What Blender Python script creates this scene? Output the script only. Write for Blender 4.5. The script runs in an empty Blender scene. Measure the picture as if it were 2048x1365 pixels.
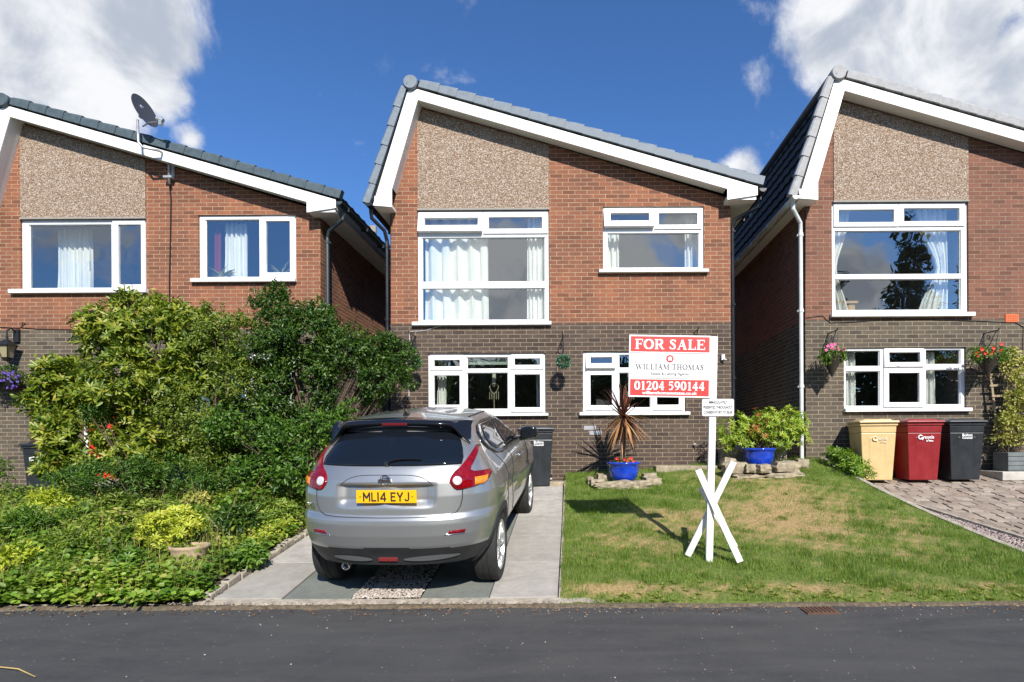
import bpy, bmesh, math, random
import numpy as np
from math import sin, cos, pi, radians
from mathutils import Vector, Matrix
from mathutils.geometry import tessellate_polygon
random.seed(7); RNG = np.random.default_rng(7)
SC = bpy.context.scene
COL = SC.collection

# ---------------------------------------------------------------- camera, sky, sun, exposure
FPX, CX, CY, RHO, CAMH = 1150.0, 1143.0, 890.0, 0.0055, 1.5
cd = bpy.data.cameras.new('camera'); cam = bpy.data.objects.new('camera', cd); COL.objects.link(cam)
cam.location = (0, 0, CAMH); cam.rotation_euler = (pi/2, RHO, 0)
cd.sensor_fit = 'HORIZONTAL'; cd.sensor_width = 36; cd.lens = FPX/2048*36
cd.shift_x = -(CX-1024)/2048; cd.shift_y = (CY-682.5)/2048
cd.clip_end = 2000; cd.clip_start = .05
SC.camera = cam
SUN = Vector((0.30, -1.0, 0.80)).normalized()
sl = bpy.data.lights.new('sun', 'SUN'); sl.energy = 5.0; sl.angle = radians(.53); sl.color = (1, .95, .87)
so = bpy.data.objects.new('sun', sl); COL.objects.link(so); so.rotation_euler = SUN.to_track_quat('Z', 'Y').to_euler()
SC.view_settings.view_transform = 'Standard'; SC.view_settings.look = 'None'
SC.view_settings.exposure = 0.52; SC.view_settings.gamma = 1
SC.cycles.max_bounces = 8; SC.cycles.transparent_max_bounces = 12

W = bpy.data.worlds.new('World'); SC.world = W; W.use_nodes = True
def N(nt, typ, ins=None, **kw):
    n = nt.nodes.new(typ)
    for k, v in kw.items(): setattr(n, k, v)
    for k, v in (ins or {}).items():
        s = n.inputs[k]
        if hasattr(v, 'is_output') or isinstance(v, bpy.types.NodeSocket): nt.links.new(v, s)
        else: s.default_value = v
    return n
def mth(nt, op, a, b=0.0, c=0.0, clamp=False):
    n = nt.nodes.new('ShaderNodeMath'); n.operation = op; n.use_clamp = clamp
    for i, v in enumerate((a, b, c)):
        if isinstance(v, bpy.types.NodeSocket): nt.links.new(v, n.inputs[i])
        else: n.inputs[i].default_value = v
    return n.outputs[0]
def mixc(nt, f, a, b, mode='MIX'):
    n = nt.nodes.new('ShaderNodeMix'); n.data_type = 'RGBA'; n.blend_type = mode
    for s, v in ((n.inputs[0], f), (n.inputs[6], a), (n.inputs[7], b)):
        if isinstance(v, bpy.types.NodeSocket): nt.links.new(v, s)
        elif isinstance(v, (int, float)): s.default_value = v
        else: s.default_value = (*v[:3], 1)
    return n.outputs[2]
def maprange(nt, v, a, b, c=0.0, d=1.0, smooth=False):
    n = nt.nodes.new('ShaderNodeMapRange'); n.clamp = True
    if smooth: n.interpolation_type = 'SMOOTHSTEP'
    nt.links.new(v, n.inputs[0])
    for i, x in enumerate((a, b, c, d)): n.inputs[1+i].default_value = x
    return n.outputs[0]

nt = W.node_tree; nt.nodes.clear()
sky = N(nt, 'ShaderNodeTexSky', sky_type='NISHITA', sun_disc=False, sun_elevation=math.asin(SUN.z),
        sun_rotation=math.atan2(SUN.x, SUN.y), altitude=100, air_density=1.0, dust_density=.3, ozone_density=3.0)
SKYS = 0.070
tc = N(nt, 'ShaderNodeTexCoord'); dirv = N(nt, 'ShaderNodeVectorMath', {0: tc.outputs['Generated']}, operation='NORMALIZE').outputs[0]
def pdir(px, py): return Vector(((px-CX)/FPX, 1, (CY-py)/FPX)).normalized()
blobs = [  # direction of a cloud bank, angular radius, weight
    (pdir(90, 30), .17, 1.0), (pdir(290, 90), .075, .9), (pdir(330, 190), .06, .8), (pdir(-200, 150), .30, 1.0), (pdir(180, 210), .10, .9), (pdir(390, 275), .045, .8),
    (pdir(1900, 10), .14, .95), (pdir(1750, -50), .12, .9), (pdir(2120, 190), .17, 1.0), (pdir(1480, 350), .05, .7), (pdir(1505, 170), .06, .30), (pdir(1540, 290), .06, .26), (pdir(1490, -5), .07, .5),
    (Vector((-.10, -1, .27)).normalized(), .15, .9), (Vector((.08, -1, .27)).normalized(), .12, .9), (Vector((.42, -1, .25)).normalized(), .15, .9),
    (Vector((-.95, -1, .55)).normalized(), .16, .7), (Vector((.25, -1, .42)).normalized(), .10, .8), (Vector((1, -.3, .3)).normalized(), .15, .8)]
acc = None
for d, r, w in blobs:
    dist = N(nt, 'ShaderNodeVectorMath', {0: dirv, 1: tuple(d)}, operation='DISTANCE').outputs['Value']
    v = maprange(nt, dist, 0.0, r*1.35, w, 0.0)
    acc = v if acc is None else mth(nt, 'MAXIMUM', acc, v)
n1 = N(nt, 'ShaderNodeTexNoise', {'Vector': dirv, 'Scale': 4.2, 'Detail': 9, 'Roughness': .6, 'Distortion': .25}).outputs[0]
n2 = N(nt, 'ShaderNodeTexNoise', {'Vector': dirv, 'Scale': 7.5, 'Detail': 8, 'Roughness': .55, 'Distortion': .3}).outputs[0]
dens = mth(nt, 'ADD', acc, mth(nt, 'MULTIPLY', mth(nt, 'SUBTRACT', n1, .5), 1.7))
dens = maprange(nt, dens, .24, .50, 0, 1, True)
shade = maprange(nt, n2, .38, .60, 0, 1, True)
ccol = mixc(nt, shade, (.34, .38, .45), (.66, .67, .69))
skyc = mixc(nt, 1.0, sky.outputs[0], (.74, 1.14, 1.62), 'MULTIPLY')
skyc = N(nt, 'ShaderNodeVectorMath', {0: skyc, 'Scale': SKYS}, operation='SCALE').outputs[0]
bgc = mixc(nt, dens, skyc, ccol)
bg = N(nt, 'ShaderNodeBackground', {'Color': bgc, 'Strength': 1.0})
nt.links.new(bg.outputs[0], N(nt, 'ShaderNodeOutputWorld').inputs[0])

# ---------------------------------------------------------------- helpers
def P(px, py, d):
    """world point seen at photograph pixel (px, py) at depth d"""
    du, dv = px-CX, CY-py
    x = du*cos(RHO)+dv*sin(RHO); z = -du*sin(RHO)+dv*cos(RHO)
    return Vector((x*d/FPX, d, CAMH+z*d/FPX))
def tag(o, label=None, cat=None, group=None, kind=None):
    if label: o['label'] = label
    if cat: o['category'] = cat
    if group: o['group'] = group
    if kind: o['kind'] = kind
    return o
def empty(name, loc, label=None, cat=None, group=None, rot=(0, 0, 0)):
    o = bpy.data.objects.new(name, None); COL.objects.link(o); o.location = loc; o.rotation_euler = rot
    o.empty_display_size = .2
    return tag(o, label, cat, group)
def link(name, me, mat, parent=None, loc=(0, 0, 0), rot=(0, 0, 0), bevel=None, smooth=False):
    me.name = name
    o = bpy.data.objects.new(name, me); COL.objects.link(o)
    if mat is not None and len(me.materials) == 0: me.materials.append(mat)
    o.parent = parent; o.location = loc; o.rotation_euler = rot
    if smooth: me.polygons.foreach_set('use_smooth', [True]*len(me.polygons))
    if bevel:
        m = o.modifiers.new('bevel', 'BEVEL'); m.width = bevel; m.segments = 2; m.limit_method = 'ANGLE'; m.angle_limit = radians(35)
    return o
def np_mesh(name, V, F, k):
    V = np.asarray(V, dtype=np.float32); F = np.asarray(F, dtype=np.int32)
    me = bpy.data.meshes.new(name); me.vertices.add(len(V)); me.vertices.foreach_set('co', V.ravel())
    me.loops.add(F.size); me.loops.foreach_set('vertex_index', F.ravel())
    me.polygons.add(len(F)); me.polygons.foreach_set('loop_start', np.arange(len(F), dtype=np.int32)*k)
    me.update(calc_edges=True); me.validate()
    return me
class MB:
    def __init__(s): s.v = []; s.f = []
    def add(s, vs, fs):
        b = len(s.v); s.v += [tuple(v) for v in vs]; s.f += [tuple(b+i for i in f) for f in fs]; return s
    def box(s, x0, x1, y0, y1, z0, z1, M=None):
        vs = [Vector((x, y, z)) for z in (z0, z1) for y in (y0, y1) for x in (x0, x1)]
        if M is not None: vs = [M @ v for v in vs]
        return s.add(vs, [(0, 2, 3, 1), (4, 5, 7, 6), (0, 1, 5, 4), (2, 6, 7, 3), (0, 4, 6, 2), (1, 3, 7, 5)])
    def hexa(s, bot, top):
        n = len(bot); vs = list(bot)+list(top)
        return s.add(vs, [tuple(reversed(range(n))), tuple(range(n, 2*n))]+[(i, (i+1) % n, n+(i+1) % n, n+i) for i in range(n)])
    def prism(s, poly, y0, y1):   # polygon in xz, extruded over y
        return s.hexa([(x, y0, z) for x, z in poly], [(x, y1, z) for x, z in poly])
    def tube(s, pts, r, n=8, cap=True):
        pts = [Vector(p) for p in pts]; rs = r if isinstance(r, (list, tuple)) else [r]*len(pts)
        b = len(s.v); up = None
        for i, p in enumerate(pts):
            t = ((pts[min(i+1, len(pts)-1)]-pts[max(i-1, 0)])).normalized()
            if up is None: up = t.orthogonal().normalized()
            u = (up-t*up.dot(t)); u = u.normalized() if u.length > 1e-5 else t.orthogonal().normalized(); up = u
            w = t.cross(u)
            for k in range(n):
                a = 2*pi*k/n; s.v.append(tuple(p+(u*cos(a)+w*sin(a))*rs[i]))
        for i in range(len(pts)-1):
            for k in range(n): s.f.append((b+i*n+k, b+i*n+(k+1) % n, b+(i+1)*n+(k+1) % n, b+(i+1)*n+k))
        if cap:
            s.f.append(tuple(b+k for k in reversed(range(n)))); s.f.append(tuple(b+(len(pts)-1)*n+k for k in range(n)))
        return s
    def lathe(s, prof, n=32, c=(0, 0, 0), M=None):   # (r,z) profile round z
        b = len(s.v)
        for r, z in prof:
            for k in range(n):
                a = 2*pi*k/n; v = Vector((r*cos(a), r*sin(a), z))
                if M is not None: v = M @ v
                s.v.append(tuple(v+Vector(c)))
        for i in range(len(prof)-1):
            for k in range(n): s.f.append((b+i*n+k, b+i*n+(k+1) % n, b+(i+1)*n+(k+1) % n, b+(i+1)*n+k))
        return s
    def grid(s, fn, us, vs, close=False):
        b = len(s.v); nu, nv = len(us), len(vs)
        for v in vs:
            for u in us: s.v.append(tuple(fn(u, v)))
        for j in range(nv-1):
            for i in range(nu-1): s.f.append((b+j*nu+i, b+j*nu+i+1, b+(j+1)*nu+i+1, b+(j+1)*nu+i))
        return s
    def plate(s, outer, holes, y0, y1):  # polygon with holes in xz, extruded from y0 (front) to y1
        loops = [[Vector((x, z, 0)) for x, z in l] for l in [outer]+holes]
        flat = [p for l in loops for p in l]; tris = tessellate_polygon(loops)
        s.add([(p.x, y0, p.y) for p in flat], tris)
        if y1 is None: return s
        s.add([(p.x, y1, p.y) for p in flat], [tuple(reversed(t)) for t in tris])
        for l in loops:
            n = len(l); s.add([(p.x, y0, p.y) for p in l]+[(p.x, y1, p.y) for p in l], [(i, (i+1) % n, n+(i+1) % n, n+i) for i in range(n)])
        return s
    def build(s, name, mat, parent=None, smooth=False, bevel=None, loc=(0, 0, 0), rot=(0, 0, 0), weld=True):
        me = bpy.data.meshes.new(name); me.from_pydata([tuple(v) for v in s.v], [], s.f)
        bm = bmesh.new(); bm.from_mesh(me)
        if weld: bmesh.ops.remove_doubles(bm, verts=bm.verts, dist=1e-5)
        bmesh.ops.recalc_face_normals(bm, faces=bm.faces); bm.to_mesh(me); bm.free()
        return link(name, me, mat, parent, loc, rot, bevel, smooth)
def rect(x0, x1, z0, z1): return [(x0, z0), (x1, z0), (x1, z1), (x0, z1)]
def smooth_angle(o, a=40):
    me = o.data; me.polygons.foreach_set('use_smooth', [True]*len(me.polygons))
    bm = bmesh.new(); bm.from_mesh(me)
    for e in bm.edges: e.smooth = not (len(e.link_faces) == 2 and e.calc_face_angle(0) > radians(a))
    bm.to_mesh(me); bm.free(); return o
def sm(a, b, x): t = min(1, max(0, (x-a)/(b-a))); return t*t*(3-2*t)

# ---------------------------------------------------------------- materials
def mat(name, col=(.5, .5, .5), rough=.5, metal=0, spec=.5, coat=0, noise=0, nscale=8, bump=0, bscale=60, trans=0, emit=None):
    m = bpy.data.materials.new(name); m.use_nodes = True; nt = m.node_tree; b = nt.nodes['Principled BSDF']
    b.inputs['Base Color'].default_value = (*col, 1); b.inputs['Roughness'].default_value = rough; b.inputs['Metallic'].default_value = metal
    b.inputs['Specular IOR Level'].default_value = spec; b.inputs['Coat Weight'].default_value = coat; b.inputs['Coat Roughness'].default_value = .03
    tcn = N(nt, 'ShaderNodeTexCoord')
    if noise:
        n = N(nt, 'ShaderNodeTexNoise', {'Vector': tcn.outputs['Object'], 'Scale': nscale, 'Detail': 6, 'Roughness': .65})
        f = maprange(nt, n.outputs[0], .3, .7)
        c = mixc(nt, f, tuple(x*(1-noise) for x in col), tuple(min(1, x*(1+noise)) for x in col)); nt.links.new(c, b.inputs['Base Color'])
        nt.links.new(maprange(nt, n.outputs[0], .3, .7, max(0, rough-.08), min(1, rough+.08)), b.inputs['Roughness'])
    if bump:
        n = N(nt, 'ShaderNodeTexNoise', {'Vector': tcn.outputs['Object'], 'Scale': bscale, 'Detail': 5, 'Roughness': .6})
        bp = N(nt, 'ShaderNodeBump', {'Height': n.outputs[0], 'Strength': 1.0, 'Distance': bump}); nt.links.new(bp.outputs[0], b.inputs['Normal'])
    return m
def brick_mat(name, c1, c2, mortar, dark=.5, stain=(.12, .09, .07), pale=None):
    m = bpy.data.materials.new(name); m.use_nodes = True; nt = m.node_tree; b = nt.nodes['Principled BSDF']
    tcn = N(nt, 'ShaderNodeTexCoord'); sx = N(nt, 'ShaderNodeSeparateXYZ', {0: tcn.outputs['Object']})
    vec = N(nt, 'ShaderNodeCombineXYZ', {0: mth(nt, 'ADD', sx.outputs[0], sx.outputs[1]), 1: sx.outputs[2]}).outputs[0]
    wob = N(nt, 'ShaderNodeTexNoise', {'Vector': tcn.outputs['Object'], 'Scale': 14, 'Detail': 3})
    vec = N(nt, 'ShaderNodeVectorMath', {0: vec, 1: N(nt, 'ShaderNodeVectorMath', {0: wob.outputs['Color'], 'Scale': .006}, operation='SCALE').outputs[0]}, operation='ADD').outputs[0]
    br = N(nt, 'ShaderNodeTexBrick', {'Vector': vec, 'Color1': (0, 0, 0, 1), 'Color2': (1, 1, 1, 1), 'Mortar': (.5, .5, .5, 1), 'Scale': 1.0, 'Mortar Size': .0055, 'Mortar Smooth': .25, 'Bias': 0.0, 'Brick Width': .225, 'Row Height': .075})
    br.offset = .5
    col = mixc(nt, br.outputs['Color'], c1, c2)
    ns = N(nt, 'ShaderNodeTexNoise', {'Vector': N(nt, 'ShaderNodeMapping', {0: tcn.outputs['Object'], 'Scale': (1, 1, .55)}).outputs[0], 'Scale': 1.3, 'Detail': 7, 'Roughness': .68, 'Distortion': .4}).outputs[0]
    col = mixc(nt, maprange(nt, ns, .42, .66, 0, dark), col, stain)
    vb = N(nt, 'ShaderNodeSeparateColor', {0: br.outputs['Color']}).outputs[0]
    col = mixc(nt, mth(nt, 'MULTIPLY', mth(nt, 'GREATER_THAN', vb, .86), .5), col, tuple(x*.35 for x in c1))
    nf = N(nt, 'ShaderNodeTexNoise', {'Vector': tcn.outputs['Object'], 'Scale': 45, 'Detail': 5, 'Roughness': .75}).outputs[0]
    col = mixc(nt, maprange(nt, nf, .3, .75, 0, .55), col, tuple(x*.45 for x in c1))
    if pale: col = mixc(nt, maprange(nt, N(nt, 'ShaderNodeTexNoise', {'Vector': tcn.outputs['Object'], 'Scale': 28, 'Detail': 2}).outputs[0], .70, .78, 0, .6), col, pale)
    nm = N(nt, 'ShaderNodeTexNoise', {'Vector': tcn.outputs['Object'], 'Scale': 6, 'Detail': 5}).outputs[0]
    mo = mixc(nt, maprange(nt, nm, .35, .65), tuple(x*.62 for x in mortar), mortar)
    col = mixc(nt, br.outputs['Fac'], col, mo); nt.links.new(col, b.inputs['Base Color']); b.inputs['Roughness'].default_value = .85
    h = mth(nt, 'SUBTRACT', mth(nt, 'MULTIPLY', nf, .35), mth(nt, 'MULTIPLY', br.outputs['Fac'], 1.0))
    bp = N(nt, 'ShaderNodeBump', {'Height': h, 'Strength': .8, 'Distance': .006}); nt.links.new(bp.outputs[0], b.inputs['Normal'])
    return m
def pebble_mat(name='pebbledash'):
    m = bpy.data.materials.new(name); m.use_nodes = True; nt = m.node_tree; b = nt.nodes['Principled BSDF']
    tcn = N(nt, 'ShaderNodeTexCoord')
    v = N(nt, 'ShaderNodeTexVoronoi', {'Vector': tcn.outputs['Object'], 'Scale': 72.0})
    s = N(nt, 'ShaderNodeSeparateColor', {0: v.outputs['Color']})
    r = N(nt, 'ShaderNodeValToRGB', {0: s.outputs[0]}); e = r.color_ramp.elements
    e[0].position = 0; e[0].color = (.15, .085, .045, 1); e[1].position = 1; e[1].color = (.68, .60, .52, 1)
    for p, c in ((.25, (.27, .17, .10, 1)), (.5, (.37, .26, .18, 1)), (.72, (.45, .35, .27, 1))):
        x = e.new(p); x.color = c
    c = mixc(nt, maprange(nt, v.outputs['Distance'], .35, .8, 0, .8), r.outputs[0], (.13, .09, .06))
    nt.links.new(c, b.inputs['Base Color']); b.inputs['Roughness'].default_value = .8
    bp = N(nt, 'ShaderNodeBump', {'Height': mth(nt, 'SUBTRACT', 1, v.outputs['Distance']), 'Strength': .9, 'Distance': .012}); nt.links.new(bp.outputs[0], b.inputs['Normal'])
    return m
def leaf_mat(name, cols, rough=.42, trans=.28, spec=.5):
    m = bpy.data.materials.new(name); m.use_nodes = True; nt = m.node_tree; b = nt.nodes['Principled BSDF']
    a = N(nt, 'ShaderNodeAttribute', attribute_name='tint')
    r = N(nt, 'ShaderNodeValToRGB', {0: a.outputs['Fac']}); e = r.color_ramp.elements
    n = len(cols); e[0].position = 0; e[0].color = (*cols[0], 1); e[1].position = 1; e[1].color = (*cols[-1], 1)
    for i in range(1, n-1): x = e.new(i/(n-1)); x.color = (*cols[i], 1)
    nt.links.new(r.outputs[0], b.inputs['Base Color']); b.inputs['Roughness'].default_value = rough; b.inputs['Specular IOR Level'].default_value = spec
    t = N(nt, 'ShaderNodeBsdfTranslucent', {'Color': mixc(nt, 1.0, r.outputs[0], (1.1, 1.25, .5), 'MULTIPLY')})
    mx = N(nt, 'ShaderNodeMixShader', {0: trans, 1: b.outputs[0], 2: t.outputs[0]})
    nt.links.new(mx.outputs[0], nt.nodes['Material Output'].inputs[0])
    return m
def glass_mat(name='window_glass', base=.29):
    m = bpy.data.materials.new(name); m.use_nodes = True; nt = m.node_tree; nt.nodes.clear()
    tcn = N(nt, 'ShaderNodeTexCoord')
    n = N(nt, 'ShaderNodeTexNoise', {'Vector': tcn.outputs['Object'], 'Scale': 1.7, 'Detail': 1})
    bp = N(nt, 'ShaderNodeBump', {'Height': n.outputs[0], 'Strength': .35, 'Distance': .012})
    g = N(nt, 'ShaderNodeBsdfGlossy', {'Roughness': .004, 'Normal': bp.outputs[0], 'Color': (.95, .98, 1, 1)}); t = N(nt, 'ShaderNodeBsdfTransparent', {'Color': (.86, .90, .88, 1)})
    ge = N(nt, 'ShaderNodeNewGeometry'); dt = N(nt, 'ShaderNodeVectorMath', {0: ge.outputs['Incoming'], 1: ge.outputs['Normal']}, operation='DOT_PRODUCT').outputs['Value']
    f = mth(nt, 'ADD', mth(nt, 'MULTIPLY', mth(nt, 'POWER', mth(nt, 'SUBTRACT', 1, mth(nt, 'ABSOLUTE', dt)), 4.0), .8), base, clamp=True)
    mx = N(nt, 'ShaderNodeMixShader', {0: f, 1: t.outputs[0], 2: g.outputs[0]})
    nt.links.new(mx.outputs[0], N(nt, 'ShaderNodeOutputMaterial').inputs[0])
    return m
def asphalt_mat():
    m = bpy.data.materials.new('asphalt'); m.use_nodes = True; nt = m.node_tree; b = nt.nodes['Principled BSDF']
    o = N(nt, 'ShaderNodeTexCoord').outputs['Object']
    big = N(nt, 'ShaderNodeTexNoise', {'Vector': o, 'Scale': .8, 'Detail': 6, 'Roughness': .6, 'Distortion': .6}).outputs[0]
    mid = N(nt, 'ShaderNodeTexNoise', {'Vector': o, 'Scale': 9, 'Detail': 6, 'Roughness': .7}).outputs[0]
    fine = N(nt, 'ShaderNodeTexNoise', {'Vector': o, 'Scale': 220, 'Detail': 3, 'Roughness': .7}).outputs[0]
    c = mixc(nt, maprange(nt, big, .35, .65), (.020, .0205, .022), (.044, .043, .041))
    stk = N(nt, 'ShaderNodeTexNoise', {'Vector': N(nt, 'ShaderNodeMapping', {0: o, 'Scale': (.35, 1.6, 1), 'Rotation': (0, 0, .12)}).outputs[0], 'Scale': 1.6, 'Detail': 8, 'Roughness': .7, 'Distortion': 1.2}).outputs[0]
    c = mixc(nt, maprange(nt, stk, .45, .70, 0, .75), c, (.075, .072, .066)); c = mixc(nt, maprange(nt, stk, .44, .30, 0, .7), c, (.014, .014, .015))
    c = mixc(nt, maprange(nt, mid, .4, .75, 0, .5), c, (.062, .060, .056))
    c = mixc(nt, maprange(nt, fine, .35, .8, 0, .6), c, (.12, .12, .12))
    v = N(nt, 'ShaderNodeTexVoronoi', {'Vector': o, 'Scale': 38.0}); s = N(nt, 'ShaderNodeSeparateColor', {0: v.outputs['Color']})
    spk = mth(nt, 'MULTIPLY', mth(nt, 'GREATER_THAN', s.outputs[0], .965), mth(nt, 'LESS_THAN', v.outputs['Distance'], .28))
    c = mixc(nt, mth(nt, 'MULTIPLY', spk, .4), c, (.30, .29, .26))
    nt.links.new(c, b.inputs['Base Color']); b.inputs['Roughness'].default_value = .82
    bp = N(nt, 'ShaderNodeBump', {'Height': mth(nt, 'ADD', fine, mth(nt, 'MULTIPLY', mid, .6)), 'Strength': .9, 'Distance': .006}); nt.links.new(bp.outputs[0], b.inputs['Normal'])
    return m
def lawn_mat():
    m = bpy.data.materials.new('lawn_soil'); m.use_nodes = True; nt = m.node_tree; b = nt.nodes['Principled BSDF']
    o = N(nt, 'ShaderNodeTexCoord').outputs['Object']
    a = N(nt, 'ShaderNodeAttribute', attribute_name='dry').outputs['Fac']
    f = N(nt, 'ShaderNodeTexNoise', {'Vector': o, 'Scale': 30, 'Detail': 8, 'Roughness': .8}).outputs[0]
    g = mixc(nt, maprange(nt, f, .3, .7), (.05, .085, .012), (.19, .25, .04))
    d = mixc(nt, maprange(nt, f, .3, .7), (.15, .085, .035), (.56, .40, .18))
    c = mixc(nt, mth(nt, 'ADD', a, mth(nt, 'MULTIPLY', mth(nt, 'SUBTRACT', f, .5), .5), clamp=True), g, d)
    nt.links.new(c, b.inputs['Base Color']); b.inputs['Roughness'].default_value = .95
    bp = N(nt, 'ShaderNodeBump', {'Height': f, 'Strength': 1, 'Distance': .02}); nt.links.new(bp.outputs[0], b.inputs['Normal'])
    return m
def tile_island(name, cols, rough=.8, bump=.004, bscale=40):
    m = bpy.data.materials.new(name); m.use_nodes = True; nt = m.node_tree; b = nt.nodes['Principled BSDF']
    g = N(nt, 'ShaderNodeNewGeometry'); o = N(nt, 'ShaderNodeTexCoord').outputs['Object']
    r = N(nt, 'ShaderNodeValToRGB', {0: g.outputs['Random Per Island']}); e = r.color_ramp.elements; n = len(cols)
    e[0].color = (*cols[0], 1); e[1].color = (*cols[-1], 1)
    for i in range(1, n-1): x = e.new(i/(n-1)); x.color = (*cols[i], 1)
    f = N(nt, 'ShaderNodeTexNoise', {'Vector': o, 'Scale': bscale, 'Detail': 6, 'Roughness': .7}).outputs[0]
    c = mixc(nt, maprange(nt, f, .3, .75, 0, .6), r.outputs[0], tuple(x*.45 for x in cols[0]))
    big = N(nt, 'ShaderNodeTexNoise', {'Vector': o, 'Scale': 2.2, 'Detail': 7, 'Roughness': .7, 'Distortion': .8}).outputs[0]
    c = mixc(nt, maprange(nt, big, .48, .68, 0, .55), c, tuple(x*.5 for x in cols[0]))
    nt.links.new(c, b.inputs['Base Color']); b.inputs['Roughness'].default_value = rough
    bp = N(nt, 'ShaderNodeBump', {'Height': f, 'Strength': 1, 'Distance': bump}); nt.links.new(bp.outputs[0], b.inputs['Normal'])
    return m
M = {}
M['brick_red'] = brick_mat('red_brick', (.32, .115, .054), (.205, .070, .037), (.47, .34, .21), .75, (.12, .055, .035))
M['brick_red2'] = brick_mat('weathered_red_brick', (.24, .095, .055), (.18, .068, .042), (.34, .24, .16), .6, (.11, .058, .040))
M['brick_dark'] = brick_mat('brown_brick', (.082, .053, .040), (.042, .028, .023), (.33, .26, .17), .45, (.13, .095, .07), (.35, .32, .28))
M['brick_dark2'] = brick_mat('grey_brown_brick', (.105, .080, .055), (.060, .047, .037), (.36, .30, .20), .4, (.17, .14, .10))
M['pebble'] = pebble_mat()
M['upvc'] = mat('white_upvc', (.76, .76, .76), .3, noise=.06, nscale=3)
M['upvc_soffit'] = mat('white_board', (.80, .79, .76), .45, noise=.05, nscale=2)
M['glass'] = glass_mat()
M['tile_blue'] = mat('blue_grey_tile', (.060, .085, .098), .6, noise=.25, nscale=9, bump=.003)
M['tile_grey'] = mat('grey_tile', (.155, .185, .215), .6, noise=.25, nscale=9, bump=.003)
M['tile_pale'] = mat('pale_grey_tile', (.30, .30, .30), .7, noise=.25, nscale=9, bump=.003)
M['tile_dark'] = mat('dark_roof_tile', (.014, .013, .014), .75, noise=.4, nscale=6, bump=.003)
M['black_plastic'] = mat('black_plastic', (.012, .013, .015), .35, noise=.2, nscale=5)
M['drain_white'] = mat('weathered_white_pipe', (.60, .62, .60), .5, noise=.15, nscale=6)
M['drain_dark'] = mat('slate_blue_pipe', (.035, .05, .058), .4)
M['iron'] = mat('black_iron', (.01, .01, .01), .5)
M['room'] = mat('room_plaster', (.28, .26, .23), .9, noise=.1)
M['floor'] = mat('room_floor', (.15, .10, .07), .8, noise=.2)
M['curtain'] = mat('white_curtain', (.86, .86, .83), .9, noise=.04, nscale=4)
M['curtain_red'] = mat('dark_red_curtain', (.22, .02, .03), .9)
M['reddoor'] = mat('red_door_paint', (.65, .03, .015), .35, noise=.08)
M['wood'] = mat('pine_furniture', (.50, .28, .08), .45, noise=.15, nscale=6)
M['trellis'] = mat('weathered_trellis_wood', (.30, .23, .15), .85, noise=.3, nscale=20)
M['asphalt'] = asphalt_mat()
M['concrete'] = mat('pale_concrete', (.46, .43, .38), .85, noise=.18, nscale=5, bump=.004, bscale=120)
M['kerb'] = mat('old_kerb_concrete', (.34, .30, .24), .9, noise=.4, nscale=12, bump=.01, bscale=60)
M['slab_pale'] = tile_island('pale_slab', [(.42, .39, .35), (.34, .32, .28), (.46, .43, .39), (.38, .35, .30)], .85, .004, 9)
M['stain'] = None
M['slab_green'] = tile_island('aggregate_slab', [(.20, .215, .19), (.17, .185, .165)], .9, .010, 55)
M['sett'] = tile_island('stone_sett', [(.34, .28, .22), (.24, .19, .15), (.40, .34, .28), (.30, .22, .17)], .85, .008, 30)
M['stone'] = mat('sandstone', (.30, .25, .175), .9, noise=.45, nscale=9, bump=.02, bscale=14)
M['gravel'] = tile_island('white_gravel', [(.60, .52, .45), (.46, .38, .33), (.68, .63, .57), (.34, .27, .22)], .8, .002, 60)
M['gravel_pink'] = tile_island('pink_gravel', [(.50, .40, .37), (.36, .27, .25), (.58, .50, .47), (.30, .24, .22)], .8, .002, 60)
M['soil'] = mat('soil', (.09, .065, .04), 1, noise=.5, nscale=20, bump=.03, bscale=30)
M['soil2'] = mat('road_edge_dirt', (.13, .10, .065), 1, noise=.6, nscale=25, bump=.02, bscale=60)
M['earth'] = mat('rough_grass_ground', (.06, .08, .03), 1, noise=.5, nscale=3, bump=.03)
M['lawn'] = lawn_mat()
M['blue_glaze'] = mat('blue_glaze', (.008, .045, .42), .12, coat=.6, noise=.25, nscale=10)
M['terracotta'] = mat('weathered_pot', (.36, .27, .18), .85, noise=.3, nscale=14)
M['bark'] = mat('bark', (.09, .06, .04), .9, noise=.4, nscale=20, bump=.01)
M['twig'] = mat('dark_twig', (.05, .03, .02), .9)
M['white_paint'] = mat('white_painted_wood', (.74, .73, .70), .5, noise=.10, nscale=14, bump=.002, bscale=40)
M['sign_red'] = mat('sign_red', (.78, .035, .03), .45); M['sign_white'] = mat('sign_white', (.74, .74, .74), .4, noise=.03, nscale=5)
M['sign_grey'] = mat('sign_grey_print', (.10, .10, .11), .5); M['ink'] = mat('black_print', (.02, .02, .02), .5)
M['white_ink'] = mat('white_print', (.8, .8, .8), .5)
M['bin_yellow'] = mat('cream_bin_plastic', (.58, .42, .20), .45, noise=.1, nscale=5)
M['bin_red'] = mat('maroon_bin_plastic', (.22, .012, .016), .4, noise=.15, nscale=5)
M['bin_black'] = mat('charcoal_bin_plastic', (.018, .021, .025), .4, noise=.2, nscale=5)
M['galv'] = mat('galvanised_steel', (.45, .45, .45), .45, metal=.7, noise=.2)
M['dish'] = mat('dark_dish_metal', (.045, .047, .055), .5)
M['vent'] = mat('terracotta_vent', (.60, .14, .05), .8)
M['planter'] = mat('grey_planter', (.13, .15, .15), .6, noise=.2)
G = lambda *a: a
M['leaf_rhodo'] = leaf_mat('broad_evergreen_leaf', [(.03, .07, .010), (.09, .15, .016), (.20, .26, .025), (.34, .36, .045), (.38, .24, .05)], .38, .32, .5)
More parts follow.
